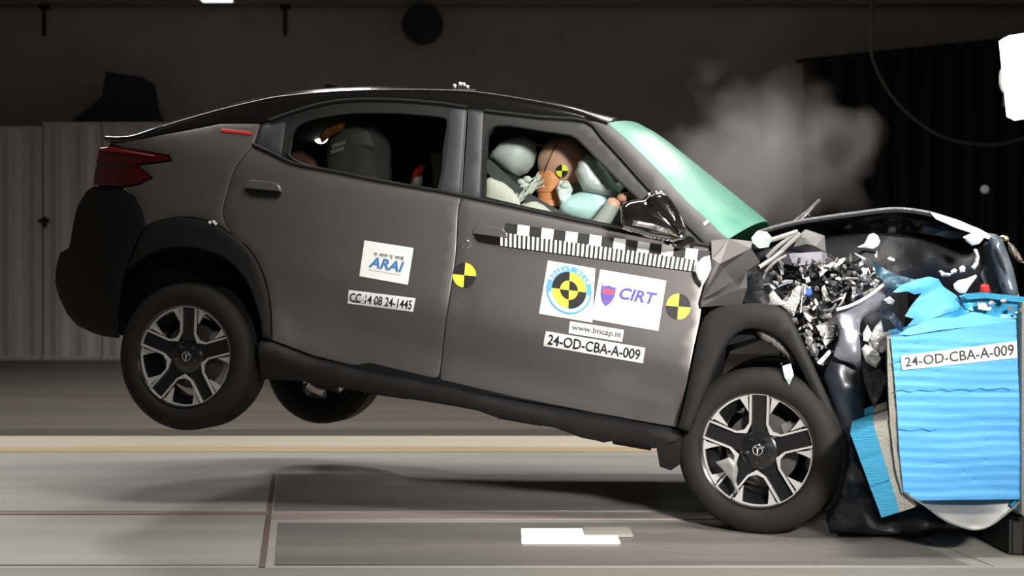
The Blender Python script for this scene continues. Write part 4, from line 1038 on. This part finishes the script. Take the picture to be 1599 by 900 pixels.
# wheel-arch cladding at the front
fo = cr([(1058, 668), (1066, 640), (1076, 595), (1086, 545), (1094, 508), (1106, 489), (1127, 478), (1155, 474), (1185, 473), (1212, 477), (1232, 490), (1246, 515), (1260, 545), (1278, 585), (1296, 625), (1312, 668), (1324, 705), (1322, 745), (1306, 790)], 3)
fi = cr([(1288, 800), (1304, 745), (1300, 690), (1280, 640), (1262, 600), (1242, 560), (1222, 533), (1192, 516), (1162, 516), (1140, 533), (1122, 565), (1106, 605), (1090, 645), (1078, 676)], 3)
panel('wheel_arch_cladding', fo+fi, CAR, M['clad'], W=lambda u, v: .905, off=.018, thick=.06, ds=.035, edge=.012, drop=.010)
plate('arch_liner', [(1088, 640), (1105, 560), (1130, 510), (1190, 495), (1240, 520), (1280, 600), (1300, 700), (1270, 600), (1225, 545), (1180, 528), (1135, 540), (1110, 600), (1095, 660)], .84, .35, M['inner'], CAR, bump=.01, ds=.05)
pillow('torn_arch_liner', [(1180, 517), (1190, 510), (1210, 518), (1228, 535), (1238, 553), (1240, 570), (1225, 555), (1205, 540), (1188, 530)], .86, .02, mat('dusty_liner', (.10, .09, .088), .6, bump=.5, bscale=40), CAR, ds=.015)
plate('liner_shard', [(1222, 572), (1235, 568), (1240, 585), (1233, 602), (1226, 590)], .925, .004, M['frost'], CAR, bump=.02, freq=20, ds=.012)
# dark engine mass filling the nose
pillow('engine_block', [(1150, 385), (1200, 372), (1290, 358), (1400, 345), (1480, 350), (1540, 370), (1556, 462), (1420, 470), (1400, 560), (1396, 660), (1350, 672), (1330, 830), (1298, 832), (1292, 700), (1250, 565), (1210, 505), (1150, 478)], .05, .38, M['dark'], CAR, R=.18, bump=.10, freq=7, ds=.04, back=1.4, label='black engine mass under the buckled bonnet')
plate('inner_wing', [(1148, 380), (1240, 392), (1300, 400), (1390, 455), (1330, 520), (1300, 600), (1262, 560), (1235, 500), (1200, 480), (1150, 470)], .62, .04, M['dark'], CAR, bump=.10, freq=9, ds=.03)
# buckled bonnet: lofted from its near edge across to the far side
HE = [(1180, 367), (1189, 360), (1236, 347), (1285, 338.5), (1337, 331.5), (1390, 325), (1425, 326.5), (1460, 333), (1495, 345), (1530, 360), (1547, 367)]
he = [uvw(x, y, .60) for x, y in cr(HE, 4)]
rows = []
for i, (u, v) in enumerate(he):
    r_ = []
    for j in range(25):
        s = j/24; w = .60-1.34*s
        r_.append(car(u-.05*sin(pi*s)*0, w, v-.035*s-.02*sin(pi*s)+.018*NZ.noise((u*5, w*4, 2))*min(1, s*6)))
    rows.append(r_)
v1, f1 = sheet_from_rows(rows, UPV, .018); BN = mk('bonnet', v1, f1, M['gloss_black'], CAR, label='buckled glossy black bonnet')
b = MB(); b.tube([car(u, .604, v-.004) for u, v in he], .0075, 8); b.build('bonnet_edge', M['midgrey'], BN)  # paler grey tube puts the edge highlight into the colour
plate('bonnet_fold', [(1452, 331), (1462, 333), (1500, 345), (1532, 358), (1548, 368), (1545, 374), (1525, 366), (1490, 355), (1462, 342)], .62, .02, M['shard'], BN, bump=.02, freq=14, ds=.015, label='bright torn bonnet lip')
plate('bonnet_fold', [(1460, 366), (1470, 361), (1500, 361), (1520, 367), (1505, 372), (1480, 371)], .50, .02, M['midgrey'], BN, bump=.02, freq=14, ds=.015)
plate('bonnet_frame', [(1205, 362), (1240, 352), (1300, 345), (1380, 335), (1440, 338), (1500, 356), (1530, 370), (1520, 400), (1470, 420), (1400, 430), (1330, 400), (1280, 372), (1240, 360)], .30, .05, M['gloss_black'], BN, bump=.06, freq=6, ds=.04)
# wiper standing up from the scuttle
b = MB(); ptube(b, [(1240, 347, .35), (1262, 330, .35), (1281, 312, .35)], .008); ptube(b, [(1250, 345, .38), (1262, 333, .37), (1270, 324, .36)], .006); ptube(b, [(1262, 338, .36), (1263, 328, .35)], .009); b.build('wiper', M['midgrey'], CAR)
plate('scuttle_corner', [(1174, 372), (1184, 361), (1198, 362), (1207, 372), (1200, 386), (1186, 388), (1176, 380)], .78, .02, M['frost'], CAR, bump=.03, freq=16, ds=.012)
b = MB()
for pts, r_ in (([(1198, 402, .72), (1215, 385, .72), (1240, 366, .70)], .009), ([(1205, 408, .74), (1225, 388, .73), (1250, 365, .71)], .010), ([(1186, 418, .78), (1205, 405, .76), (1222, 392, .75)], .010), ([(1188, 380, .74), (1215, 372, .72), (1246, 362, .70)], .011), ([(1195, 425, .76), (1212, 408, .76), (1230, 398, .74)], .007)):
    ptube(b, pts, r_)
b.build('bent_strut', M['palegrey'], CAR)
fac('torn_bracket', [(1240, 386, .70), (1246, 370, .68), (1258, 358, .66), (1288, 368, .62), (1290, 394, .60), (1274, 385, .70), (1261, 381, .72), (1258, 371, .74)], [(0, 1, 7), (1, 2, 7), (2, 3, 7), (7, 3, 5), (3, 4, 5), (7, 5, 6), (7, 6, 0)], M['palegrey'])
fac('cross_tube', [(1218, 400, .72), (1232, 396, .76), (1284, 393, .74), (1299, 398, .70), (1284, 410, .76), (1240, 416, .76), (1222, 410, .72)], [(0, 1, 6), (1, 5, 6), (1, 2, 4), (1, 4, 5), (2, 3, 4)], M['bumper'], t=.05)
pillow('radiator_fragment', [(1200, 462), (1207, 452), (1216, 462), (1222, 470), (1236, 455), (1246, 446), (1255, 448), (1254, 462), (1246, 478), (1240, 495), (1232, 488), (1218, 478), (1202, 478)], .80, .015, M['mesh'], CAR, ds=.012, bump=.02, freq=20, label='pale mesh fragment of radiator')
b = MB(); u_, v_ = uvw(1262, 458, .76); b.lathe([(0, .022), (.012, .022), (.018, .017), (.019, 0), (.014, -.03), (0, -.03)], 20, Matrix.Translation(car(u_, .78, v_)) @ (NN+UPV*.4).to_track_quat('Z', 'Y').to_matrix().to_4x4()); b.build('reservoir_cap', M['canister'], CAR, label='blue reservoir cap')
fac('control_module', [(1275, 509, .80), (1300, 499, .80), (1309, 522, .80), (1304, 530, .78), (1289, 541, .80)], [(0, 1, 2), (0, 2, 4), (2, 3, 4)], M['mesh'], t=.05)
# torn bumper skin standing in front of the wheel
horn = [(1306, 484), (1322, 479), (1345, 470), (1366, 456), (1385, 440), (1394, 438), (1397, 443), (1391, 456), (1380, 472), (1366, 487), (1352, 494), (1344, 505), (1343, 530), (1345, 572), (1325, 566), (1302, 556), (1311, 530), (1309, 508)]
pillow('front_bumper_skin', cr(horn, 2, True), .90, .012, M['bumper'], CAR, R=.02, ds=.013, bump=.022, freq=13, label='torn grey front bumper skin curling upward')
b = MB(); ptube(b, [(1307, 484, .95), (1330, 477, .955), (1358, 462, .955), (1385, 441, .95), (1394, 439, .945)], .007, 6, 5); b.build('bumper_lip', M['whitemetal'], CAR)
low = [(1286, 588), (1300, 556), (1320, 556), (1346, 562), (1348, 585), (1352, 620), (1349, 660), (1336, 672), (1340, 700), (1352, 730), (1366, 770), (1377, 808), (1405, 800), (1440, 790), (1470, 808), (1482, 822), (1462, 834), (1440, 840), (1415, 836), (1296, 833), (1290, 812), (1302, 770), (1312, 730), (1318, 700), (1306, 650)]
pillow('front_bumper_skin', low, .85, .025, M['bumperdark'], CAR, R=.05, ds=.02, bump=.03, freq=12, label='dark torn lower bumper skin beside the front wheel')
plate('splash_guard', [(1300, 745), (1325, 700), (1350, 735), (1380, 815), (1440, 800), (1478, 822), (1440, 836), (1300, 832)], .72, .03, M['dark'], CAR, bump=.05, ds=.03)
# bumper beam thrown up above the barrier
bmq = [(1545, 364), (1556, 366), (1565, 374), (1574, 395), (1583, 420), (1589, 447), (1592, 464), (1568, 464), (1559, 440), (1549, 406), (1543, 380)]
BB = pillow('bumper_beam', bmq, .46, .05, M['beam'], CAR, R=.04, ds=.015, bump=.02, freq=14, label='bluish steel bumper beam')
pillow('beam_slot', [(1554, 388), (1558, 388), (1566, 405), (1574, 428), (1570, 428), (1560, 408)], .515, .004, M['dark'], BB, ds=.01)
pillow('beam_tip', [(1560, 370), (1566, 367), (1575, 370), (1576, 376), (1568, 377)], .42, .02, mat('yellowish_plastic', (.55, .48, .25), .4), BB, ds=.01)
pillow('grille_fin', [(1574, 377), (1582, 382), (1592, 395), (1600, 411), (1592, 410), (1582, 402), (1576, 392)], .36, .02, mat('brown_plastic', (.16, .13, .11), .5), CAR, ds=.012)
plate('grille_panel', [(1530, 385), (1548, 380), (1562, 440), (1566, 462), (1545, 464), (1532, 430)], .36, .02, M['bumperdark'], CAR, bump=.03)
# larger single engine pieces, traced one by one
PIECES = [
 ('whitemetal', [(1356, 556), (1357, 532), (1366, 512), (1376, 500), (1380, 516), (1376, 530), (1364, 548)], .88, .02),
 ('whitemetal', [(1360, 528), (1376, 519), (1394, 519), (1396, 524), (1386, 531), (1391, 540), (1378, 552), (1366, 545)], .90, .02),
 ('whitemetal', [(1346, 545), (1352, 538), (1372, 548), (1376, 562), (1368, 575), (1352, 565)], .90, .02),
 ('whitemetal', [(1348, 520), (1355, 508), (1362, 520), (1356, 534), (1349, 532)], .90, .015),
 ('beam', [(1368, 486), (1380, 482), (1398, 490), (1408, 505), (1412, 520), (1402, 515), (1390, 500), (1376, 494)], .92, .02),
 ('midgrey', [(1346, 576), (1360, 580), (1376, 576), (1388, 590), (1380, 610), (1366, 640), (1358, 620), (1350, 596)], .86, .02),
 ('whitemetal', [(1380, 468), (1390, 463), (1398, 470), (1394, 476), (1386, 474)], .93, .012),
 ('whitemetal', [(1289, 416), (1298, 410), (1310, 409), (1308, 415), (1296, 419)], .72, .012),
 ('whitemetal', [(1302, 440), (1310, 436), (1316, 440), (1314, 446), (1304, 446)], .72, .015),
 ('palegrey', [(1344, 432), (1352, 428), (1360, 432), (1359, 440), (1347, 440)], .74, .02),
 ('palegrey', [(1283, 450), (1288, 444), (1293, 458), (1296, 470), (1288, 475), (1284, 466)], .78, .018),
 ('whitemetal', [(1330, 448), (1337, 448), (1340, 456), (1334, 460)], .76, .008),
 ('palegrey', [(1276, 488), (1290, 482), (1298, 488), (1300, 498), (1284, 498)], .76, .02),
 ('whitemetal', [(1255, 487), (1262, 490), (1270, 496), (1266, 504), (1260, 498)], .84, .01),
 ('palegrey', [(1258, 518), (1266, 515), (1270, 530), (1266, 545), (1258, 535)], .82, .02),
 ('palegrey', [(1347, 458), (1362, 450), (1372, 448), (1362, 460), (1350, 466)], .86, .02),
 ('whitemetal', [(1342, 404), (1350, 402), (1352, 408), (1348, 424), (1343, 416)], .70, .012),
 ('palegrey', [(1368, 426), (1374, 424), (1378, 432), (1370, 434)], .74, .012),
 ('whitemetal', [(1257, 434), (1264, 432), (1266, 440), (1260, 442)], .80, .012),
 ('frost', [(1340, 430), (1346, 418), (1356, 420), (1352, 438)], .72, .015),
 ('whitemetal', [(1276, 566), (1284, 558), (1296, 546), (1298, 552), (1286, 566), (1280, 570)], .86, .006),
 ('midgrey', [(1262, 540), (1272, 535), (1280, 548), (1276, 560), (1266, 555)], .82, .02),
]
for m_, P, w, d in PIECES: pillow('engine_fragment', P, w, d*.5, M[m_], CAR, ds=.011, bump=.022, freq=38, smooth=False)
random.seed(21)
REG = [(1190, 415), (1230, 400), (1290, 405), (1345, 400), (1385, 430), (1360, 455), (1310, 478), (1305, 520), (1310, 560), (1285, 580), (1262, 545), (1240, 500), (1200, 455)]
n = 0
while n < 95-len(PIECES)+22:
    x, y = random.uniform(1185, 1395), random.uniform(398, 580)
    if not pip(x, y, REG): continue
    r_ = random.uniform(3, 11); k = random.randint(4, 6); a0 = random.uniform(0, 6); st = random.uniform(.25, .9); an = random.uniform(0, 3.1)
    P = []
    for i in range(k):
        a = a0+2*pi*i/k; q = r_*random.uniform(.6, 1.1); dx, dy = q*cos(a), q*sin(a)*st; P.append((x+dx*cos(an)-dy*sin(an), y+dx*sin(an)+dy*cos(an)))
    pillow('engine_fragment', P, random.uniform(.66, .84), random.uniform(.004, .014), M[random.choice(['dark', 'midgrey', 'midgrey', 'clad', 'palegrey', 'palegrey', 'alu', 'whitemetal'])], CAR, ds=.010, bump=.016, freq=30, smooth=False); n += 1
n = 0
while n < 70:
    x, y = random.uniform(1185, 1395), random.uniform(398, 580)
    if not pip(x, y, REG): continue
    L2, w2, an = random.uniform(5, 14), random.uniform(.8, 2.4), random.uniform(0, 3.14); c2, s2 = cos(an), sin(an)
    P = [(x+a*c2-b_*s2, y+a*s2+b_*c2) for a, b_ in ((-L2, -w2), (-L2*.2, -w2*random.uniform(.6, 1.8)), (L2, -w2*.6), (L2*.9, w2), (0, w2*random.uniform(.5, 2)), (-L2*.9, w2*.7))]
    pillow('bent_bracket', P, random.uniform(.68, .86), .003, M[random.choice(['palegrey', 'midgrey', 'alu', 'dark', 'whitemetal', 'beam', 'clad'])], CAR, ds=.012, bump=.02, freq=22, smooth=False); n += 1
for k in range(24):
    x, y = random.uniform(1205, 1370), random.uniform(405, 560); b = MB(); pts = [(x, y, .78)]
    for i in range(3): x += random.uniform(-26, 26); y += random.uniform(-22, 22); pts.append((x, y, random.uniform(.70, .82)))
    ptube(b, pts, random.uniform(.003, .008), 6, 4); b.build('torn_hose', M[random.choice(['dark', 'clad', 'palegrey', 'midgrey'])], CAR)
# ------------------------------------------------------------------ deformable barrier
YB = 4.86
BDIR = Vector((.27, .96, 0))                              # the barrier runs back parallel to the car's axles
BAR = empty('deformable_barrier', (wp(1500, 650, YB).x, YB+.5, 0), 'blue deformable honeycomb crash barrier with crushed top and white number label', 'crash barrier')
def bar_sheet(name, poly, Y, m, amp=0.0, parent=BAR, thick=.01, ds=.02, fn=None, slope=0.0, xs=0.0, **k):
    loop = [(wp(x, y, Y).x, wp(x, y, Y).z) for x, y in poly]; V, T, rim = sheet2d(loop, ds, (), 0, 0)
    z0 = sum(p[1] for p in loop)/len(loop); x0 = sum(p[0] for p in loop)/len(loop)
    fr = [Vector((x, Y-(fn(x, z) if fn else 0)-amp*NZ.noise((x*9, z*14, Y))+slope*(z-z0)+xs*(x-x0), z)) for x, z in V]
    bk = [p+BDIR*thick for p in fr]; vs, fs = thicken(fr, T, bk); return mk(name, vs, fs, m, parent, **k)
def ripple(x, z):
    q = z*27+.5*NZ.noise((x*3, z*4, 1)); f_ = q-math.floor(q)
    return .0055*(abs(sin(pi*f_))**.6)+.006*NZ.noise((x*4, z*9, 5))
front = [(1391, 528), (1440, 518), (1500, 511), (1586, 502), (1589, 560), (1592, 640), (1595, 780), (1500, 781), (1436, 782), (1411, 770), (1404, 700), (1401, 640), (1396, 580)]
bar_sheet('honeycomb_block', front, YB, M['blue'], fn=ripple, thick=.95, ds=.012, label='pale blue folded honeycomb block')
for y0, x0, x1 in ((611, 1398, 1590), (672, 1404, 1470), (566, 1394, 1420)):
    b = MB(); b.tube([wp(x, y0+2*sin(x*.2)-(x-x0)*.02, YB-.009) for x in range(x0, x1, 12)], .0018, 6); b.build('fold_crease', M['bluedark'], BAR)
bar_sheet('honeycomb_core', [(1386, 530), (1392, 528), (1398, 590), (1404, 660), (1412, 768), (1408, 770), (1398, 730), (1390, 660), (1387, 590)], YB+.012, M['honey'], amp=.01, thick=.8, ds=.015, label='grey honeycomb edge of the block')
ql = [(1407, 556), (1588, 533), (1589, 559), (1409, 578)]
LB = bar_sheet('sticker', ql, YB-.013, M['white'], thick=.002, ds=.05, label='white number label on the blue block')
lettering('24-OD-CBA-A-009', ql, (.03, .17, .975, .86), LB, M['black'], weight=.02, place=lambda x, y: wp(x, y, YB-.0145))
# crushed and torn cladding above the block
bar_sheet('torn_cladding', [(1396, 457), (1409, 446), (1432, 437), (1456, 432), (1471, 436), (1480, 447), (1499, 462), (1502, 472), (1502, 480), (1479, 488), (1451, 496), (1432, 505), (1414, 510), (1424, 498), (1413, 494), (1426, 476), (1442, 458), (1429, 460), (1417, 455), (1406, 457)], YB+.05, M['blue'], amp=.06, thick=.006, slope=.5, ds=.014, label='torn bright blue cladding')
bar_sheet('torn_cladding', [(1402, 522), (1420, 512), (1440, 505), (1454, 497), (1494, 496), (1524, 487), (1557, 495), (1587, 499), (1587, 504), (1519, 510), (1463, 516), (1417, 524)], YB-.004, M['blue'], amp=.012, thick=.02, slope=.4, ds=.012)
bar_sheet('scuffed_band', [(1500, 462), (1533, 460), (1564, 462), (1600, 465), (1640, 470), (1640, 492), (1596, 497), (1557, 496), (1526, 488), (1508, 482)], YB+.02, M['bluedark'], amp=.03, thick=.03, ds=.012, label='scuffed dark blue band')
bar_sheet('scuffed_band', [(1430, 506), (1451, 496), (1480, 487), (1502, 478), (1526, 485), (1496, 497), (1455, 497)], YB+.03, M['bluedark'], amp=.02, thick=.02, ds=.012)
bar_sheet('cladding_edge', [(1505, 459), (1533, 457), (1564, 460), (1640, 468), (1640, 476), (1590, 472), (1540, 466), (1510, 468)], YB-.012, M['bluetile'], amp=.01, thick=.01, ds=.014)
random.seed(5)
for x, y, s in ((1534, 477, 9), (1544, 482, 6), (1567, 470, 5), (1578, 481, 6), (1588, 488, 4), (1594, 484, 4), (1548, 473, 5)):
    P = [(x+s*cos(a)*random.uniform(.6, 1.2), y+s*.7*sin(a)*random.uniform(.6, 1.2)) for a in [2*pi*i/6 for i in range(6)]]
    bar_sheet('metal_scrap', P, YB-.022, M['alu'], amp=.02, thick=.006, ds=.008)
# rotated lower bumper element: tiled blue side and bare front plate
lo = [wp(x, y, YB-.02) for x, y in ((1328, 677), (1364, 664), (1405, 800), (1377, 809))]
b = MB(); n = 34; vs = []; fs = []
for i in range(n+1):
    t = i/n; a = lerp(lo[0], lo[3], t); c = lerp(lo[1], lo[2], t); dz = .002*(i % 2)-(.006 if i in (11, 22) else 0)
    vs += [a-Vector((0, dz, 0)), c-Vector((0, dz, 0)), a+BDIR*.85, c+BDIR*.85]
for i in range(n): k = 4*i; fs += [(k, k+1, k+5, k+4), (k+2, k+6, k+7, k+3), (k, k+4, k+6, k+2), (k+1, k+3, k+7, k+5)]
fs += [(0, 2, 3, 1), (4*n, 4*n+1, 4*n+3, 4*n+2)]
b.add(vs, fs); b.build('bumper_element', M['bluetile'], BAR, label='tilted teal blue lower bumper element')
bar_sheet('front_plate', [(1364, 664), (1388, 655), (1392, 690), (1399, 735), (1410, 765), (1432, 788), (1430, 792), (1405, 801)], YB+.03, M['honey'], amp=.012, thick=.8, ds=.014, label='bare grey honeycomb front plate')
dr = [(1412, 768), (1425, 778), (1445, 790), (1475, 812), (1505, 824), (1526, 827), (1550, 819), (1575, 800), (1600, 778), (1500, 776)]
cx_ = wp(1520, 780, YB).x; zb_ = wp(1520, 827, YB).z; zt_ = wp(1520, 776, YB).z
def pouch(x, z):
    t = (z-zb_)/(zt_-zb_); return .10*max(0, t)*(1-((x-cx_)/.24)**2)*-1.0+.02
bar_sheet('drooping_sheet', cr(dr[:9], 4)+[(1500, 776)], YB+.02, M['sheet'], fn=pouch, thick=.05, ds=.012, label='bare aluminium sheet drooping under the block')
b = MB(); b.tube([wp(x, y, YB-.002) for x, y in cr(dr[:9], 4)], .004, 6); b.build('sheet_lip', M['sheet'], BAR)
bar_sheet('torn_cladding', [(1364, 408), (1378, 416), (1400, 429), (1425, 436), (1434, 440), (1410, 448), (1397, 457), (1384, 444), (1370, 428)], YB+.30, M['tealdark'], amp=.05, thick=.006, ds=.014, label='dark blue torn cladding under the bonnet')
p0, p1 = wp(1586, 500, YB), wp(1596, 790, YB)
b = MB(); b.box((p0.x+.030, YB+.50, (p0.z+.12)/2+.06), (.03, 1.06, p0.z-.10), bev=.004); b.build('mounting_plate', M['honey'], BAR)
b = MB(); b.box((p0.x+.55, YB+.75, .42), (1.0, 1.5, .84), bev=.02); b.build('concrete_base', M['floorslab'], BAR)
b = MB(); b.box((p0.x+.30, YB+.5, .075), (.6, .9, .15), bev=.01); b.build('foot', M['dark'], BAR)
b = MB(); q = [wp(x, y, YB+.02) for x, y in ((1596, 768), (1625, 775), (1625, 812), (1592, 800), (1578, 790))]; b.prism(q, (0, .5, 0)); b.build('cladding_flap', M['bluetile'], BAR)

# ------------------------------------------------------------------ flying shards, each a thing of its own
def shard(name, P, w, m, label, cat='plastic shard', d=.012, group=None):
    o = pillow(name, P, w, d, M[m], None, ds=.010, bump=.012, freq=22, label=label, cat=cat); 
    if group: o['group'] = group
    return o
shard('plastic_shard', [(1339, 386), (1350, 381), (1357, 367), (1364, 364), (1371, 368), (1375, 377), (1372, 384), (1364, 389), (1352, 387)], .80, 'shard', 'pale teardrop-shaped shard under the bonnet, nearest the windscreen')
shard('plastic_shard', [(1504, 370), (1518, 364), (1534, 366), (1537, 372), (1530, 381), (1518, 384), (1510, 378)], .68, 'shard', 'pale half-round shard just under the torn bonnet lip')
shard('plastic_shard', [(1521, 389), (1526, 389), (1530, 402), (1528, 414), (1522, 422), (1516, 418), (1522, 410), (1523, 400)], .68, 'shard', 'pale crescent-shaped strip hanging above the large white shard')
shard('plastic_shard', [(1465, 424), (1470, 422), (1476, 426), (1486, 427), (1484, 432), (1472, 432)], .70, 'shard', 'small pale elongated chip above the torn blue cladding')
shard('plastic_shard', [(1485, 423), (1491, 419), (1495, 422), (1493, 427), (1487, 428)], .70, 'shard', 'small roundish pale chip between the elongated chip and the white cube')
shard('plastic_shard', [(1498, 418), (1504, 414), (1508, 418), (1507, 425), (1500, 426)], .70, 'white', 'small white cube-like chip beside the pale crescent')
shard('plastic_shard', [(1489, 444), (1497, 438), (1510, 435), (1524, 429), (1526, 432), (1516, 446), (1508, 458), (1500, 459), (1491, 452)], .80, 'shard', 'largest pale shard resting on the dark blue barrier band')
shard('plastic_shard', [(1386, 404), (1390, 401), (1398, 405), (1397, 408), (1390, 407)], .78, 'white', 'thin white sliver in the dark under the bonnet middle')
shard('plastic_shard', [(1364, 400), (1367, 392), (1370, 392), (1370, 402), (1366, 402)], .78, 'white', 'narrow white chip just below the teardrop-shaped shard')
shard('lamp_fragment', [(1531, 446), (1537, 443), (1545, 446), (1546, 456), (1540, 459), (1530, 458)], .74, 'red', 'red lamp fragment lying beside the largest pale shard', 'lamp fragment')
shard('alloy_fragment', [(1118, 722), (1130, 718), (1139, 714), (1150, 722), (1153, 734), (1150, 752), (1155, 768), (1150, 770), (1143, 752), (1130, 735)], .905, 'palegrey', 'grey torn fragment lodged in the front wheel spokes', 'metal fragment', .008)

# ------------------------------------------------------------------ steam rising behind the windscreen
m = bpy.data.materials.new('steam'); m.use_nodes = True; nt = m.node_tree; nt.nodes.clear()
out = nt.nodes.new('ShaderNodeOutputMaterial'); pv = nt.nodes.new('ShaderNodeVolumePrincipled'); pv.inputs['Color'].default_value = (.85, .80, .78, 1); pv.inputs['Anisotropy'].default_value = .1
tc = nt.nodes.new('ShaderNodeTexCoord'); nz = nt.nodes.new('ShaderNodeTexNoise'); nz.inputs['Scale'].default_value = 2.8; nz.inputs['Detail'].default_value = 4; nz.inputs['Distortion'].default_value = .4
ln = nt.nodes.new('ShaderNodeVectorMath'); ln.operation = 'LENGTH'
mpn = nt.nodes.new('ShaderNodeMapping'); mpn.inputs['Scale'].default_value = (1, 1, 1)
fa = nt.nodes.new('ShaderNodeMapRange'); fa.inputs['From Min'].default_value = 1.0; fa.inputs['From Max'].default_value = .15; fa.inputs['To Min'].default_value = -.36; fa.inputs['To Max'].default_value = .26
ad = nt.nodes.new('ShaderNodeMath'); ad.operation = 'ADD'; ra = nt.nodes.new('ShaderNodeMapRange'); ra.inputs['From Min'].default_value = .36; ra.inputs['From Max'].default_value = .85; ra.inputs['To Min'].default_value = 0; ra.inputs['To Max'].default_value = 1.15
nt.links.new(tc.outputs['Object'], nz.inputs['Vector']); nt.links.new(tc.outputs['Object'], mpn.inputs[0]); nt.links.new(mpn.outputs[0], ln.inputs[0]); nt.links.new(ln.outputs['Value'], fa.inputs['Value'])
nt.links.new(nz.outputs[0], ad.inputs[0]); nt.links.new(fa.outputs[0], ad.inputs[1]); nt.links.new(ad.outputs[0], ra.inputs['Value']); nt.links.new(ra.outputs[0], pv.inputs['Density']); nt.links.new(pv.outputs[0], out.inputs['Volume'])
STC = wp(1185, 245, 6.9); AX = (.80, .5, .66)
mpn.inputs['Scale'].default_value = tuple(1/a for a in AX)
b = MB(); b.ellipsoid(STC, [Vector((AX[0], 0, 0)), Vector((0, AX[1], 0)), Vector((0, 0, AX[2]))], 24, 16)
o = b.build('steam_cloud', m, label='grey steam cloud rising behind the windscreen and bonnet', cat='steam', kind='stuff')
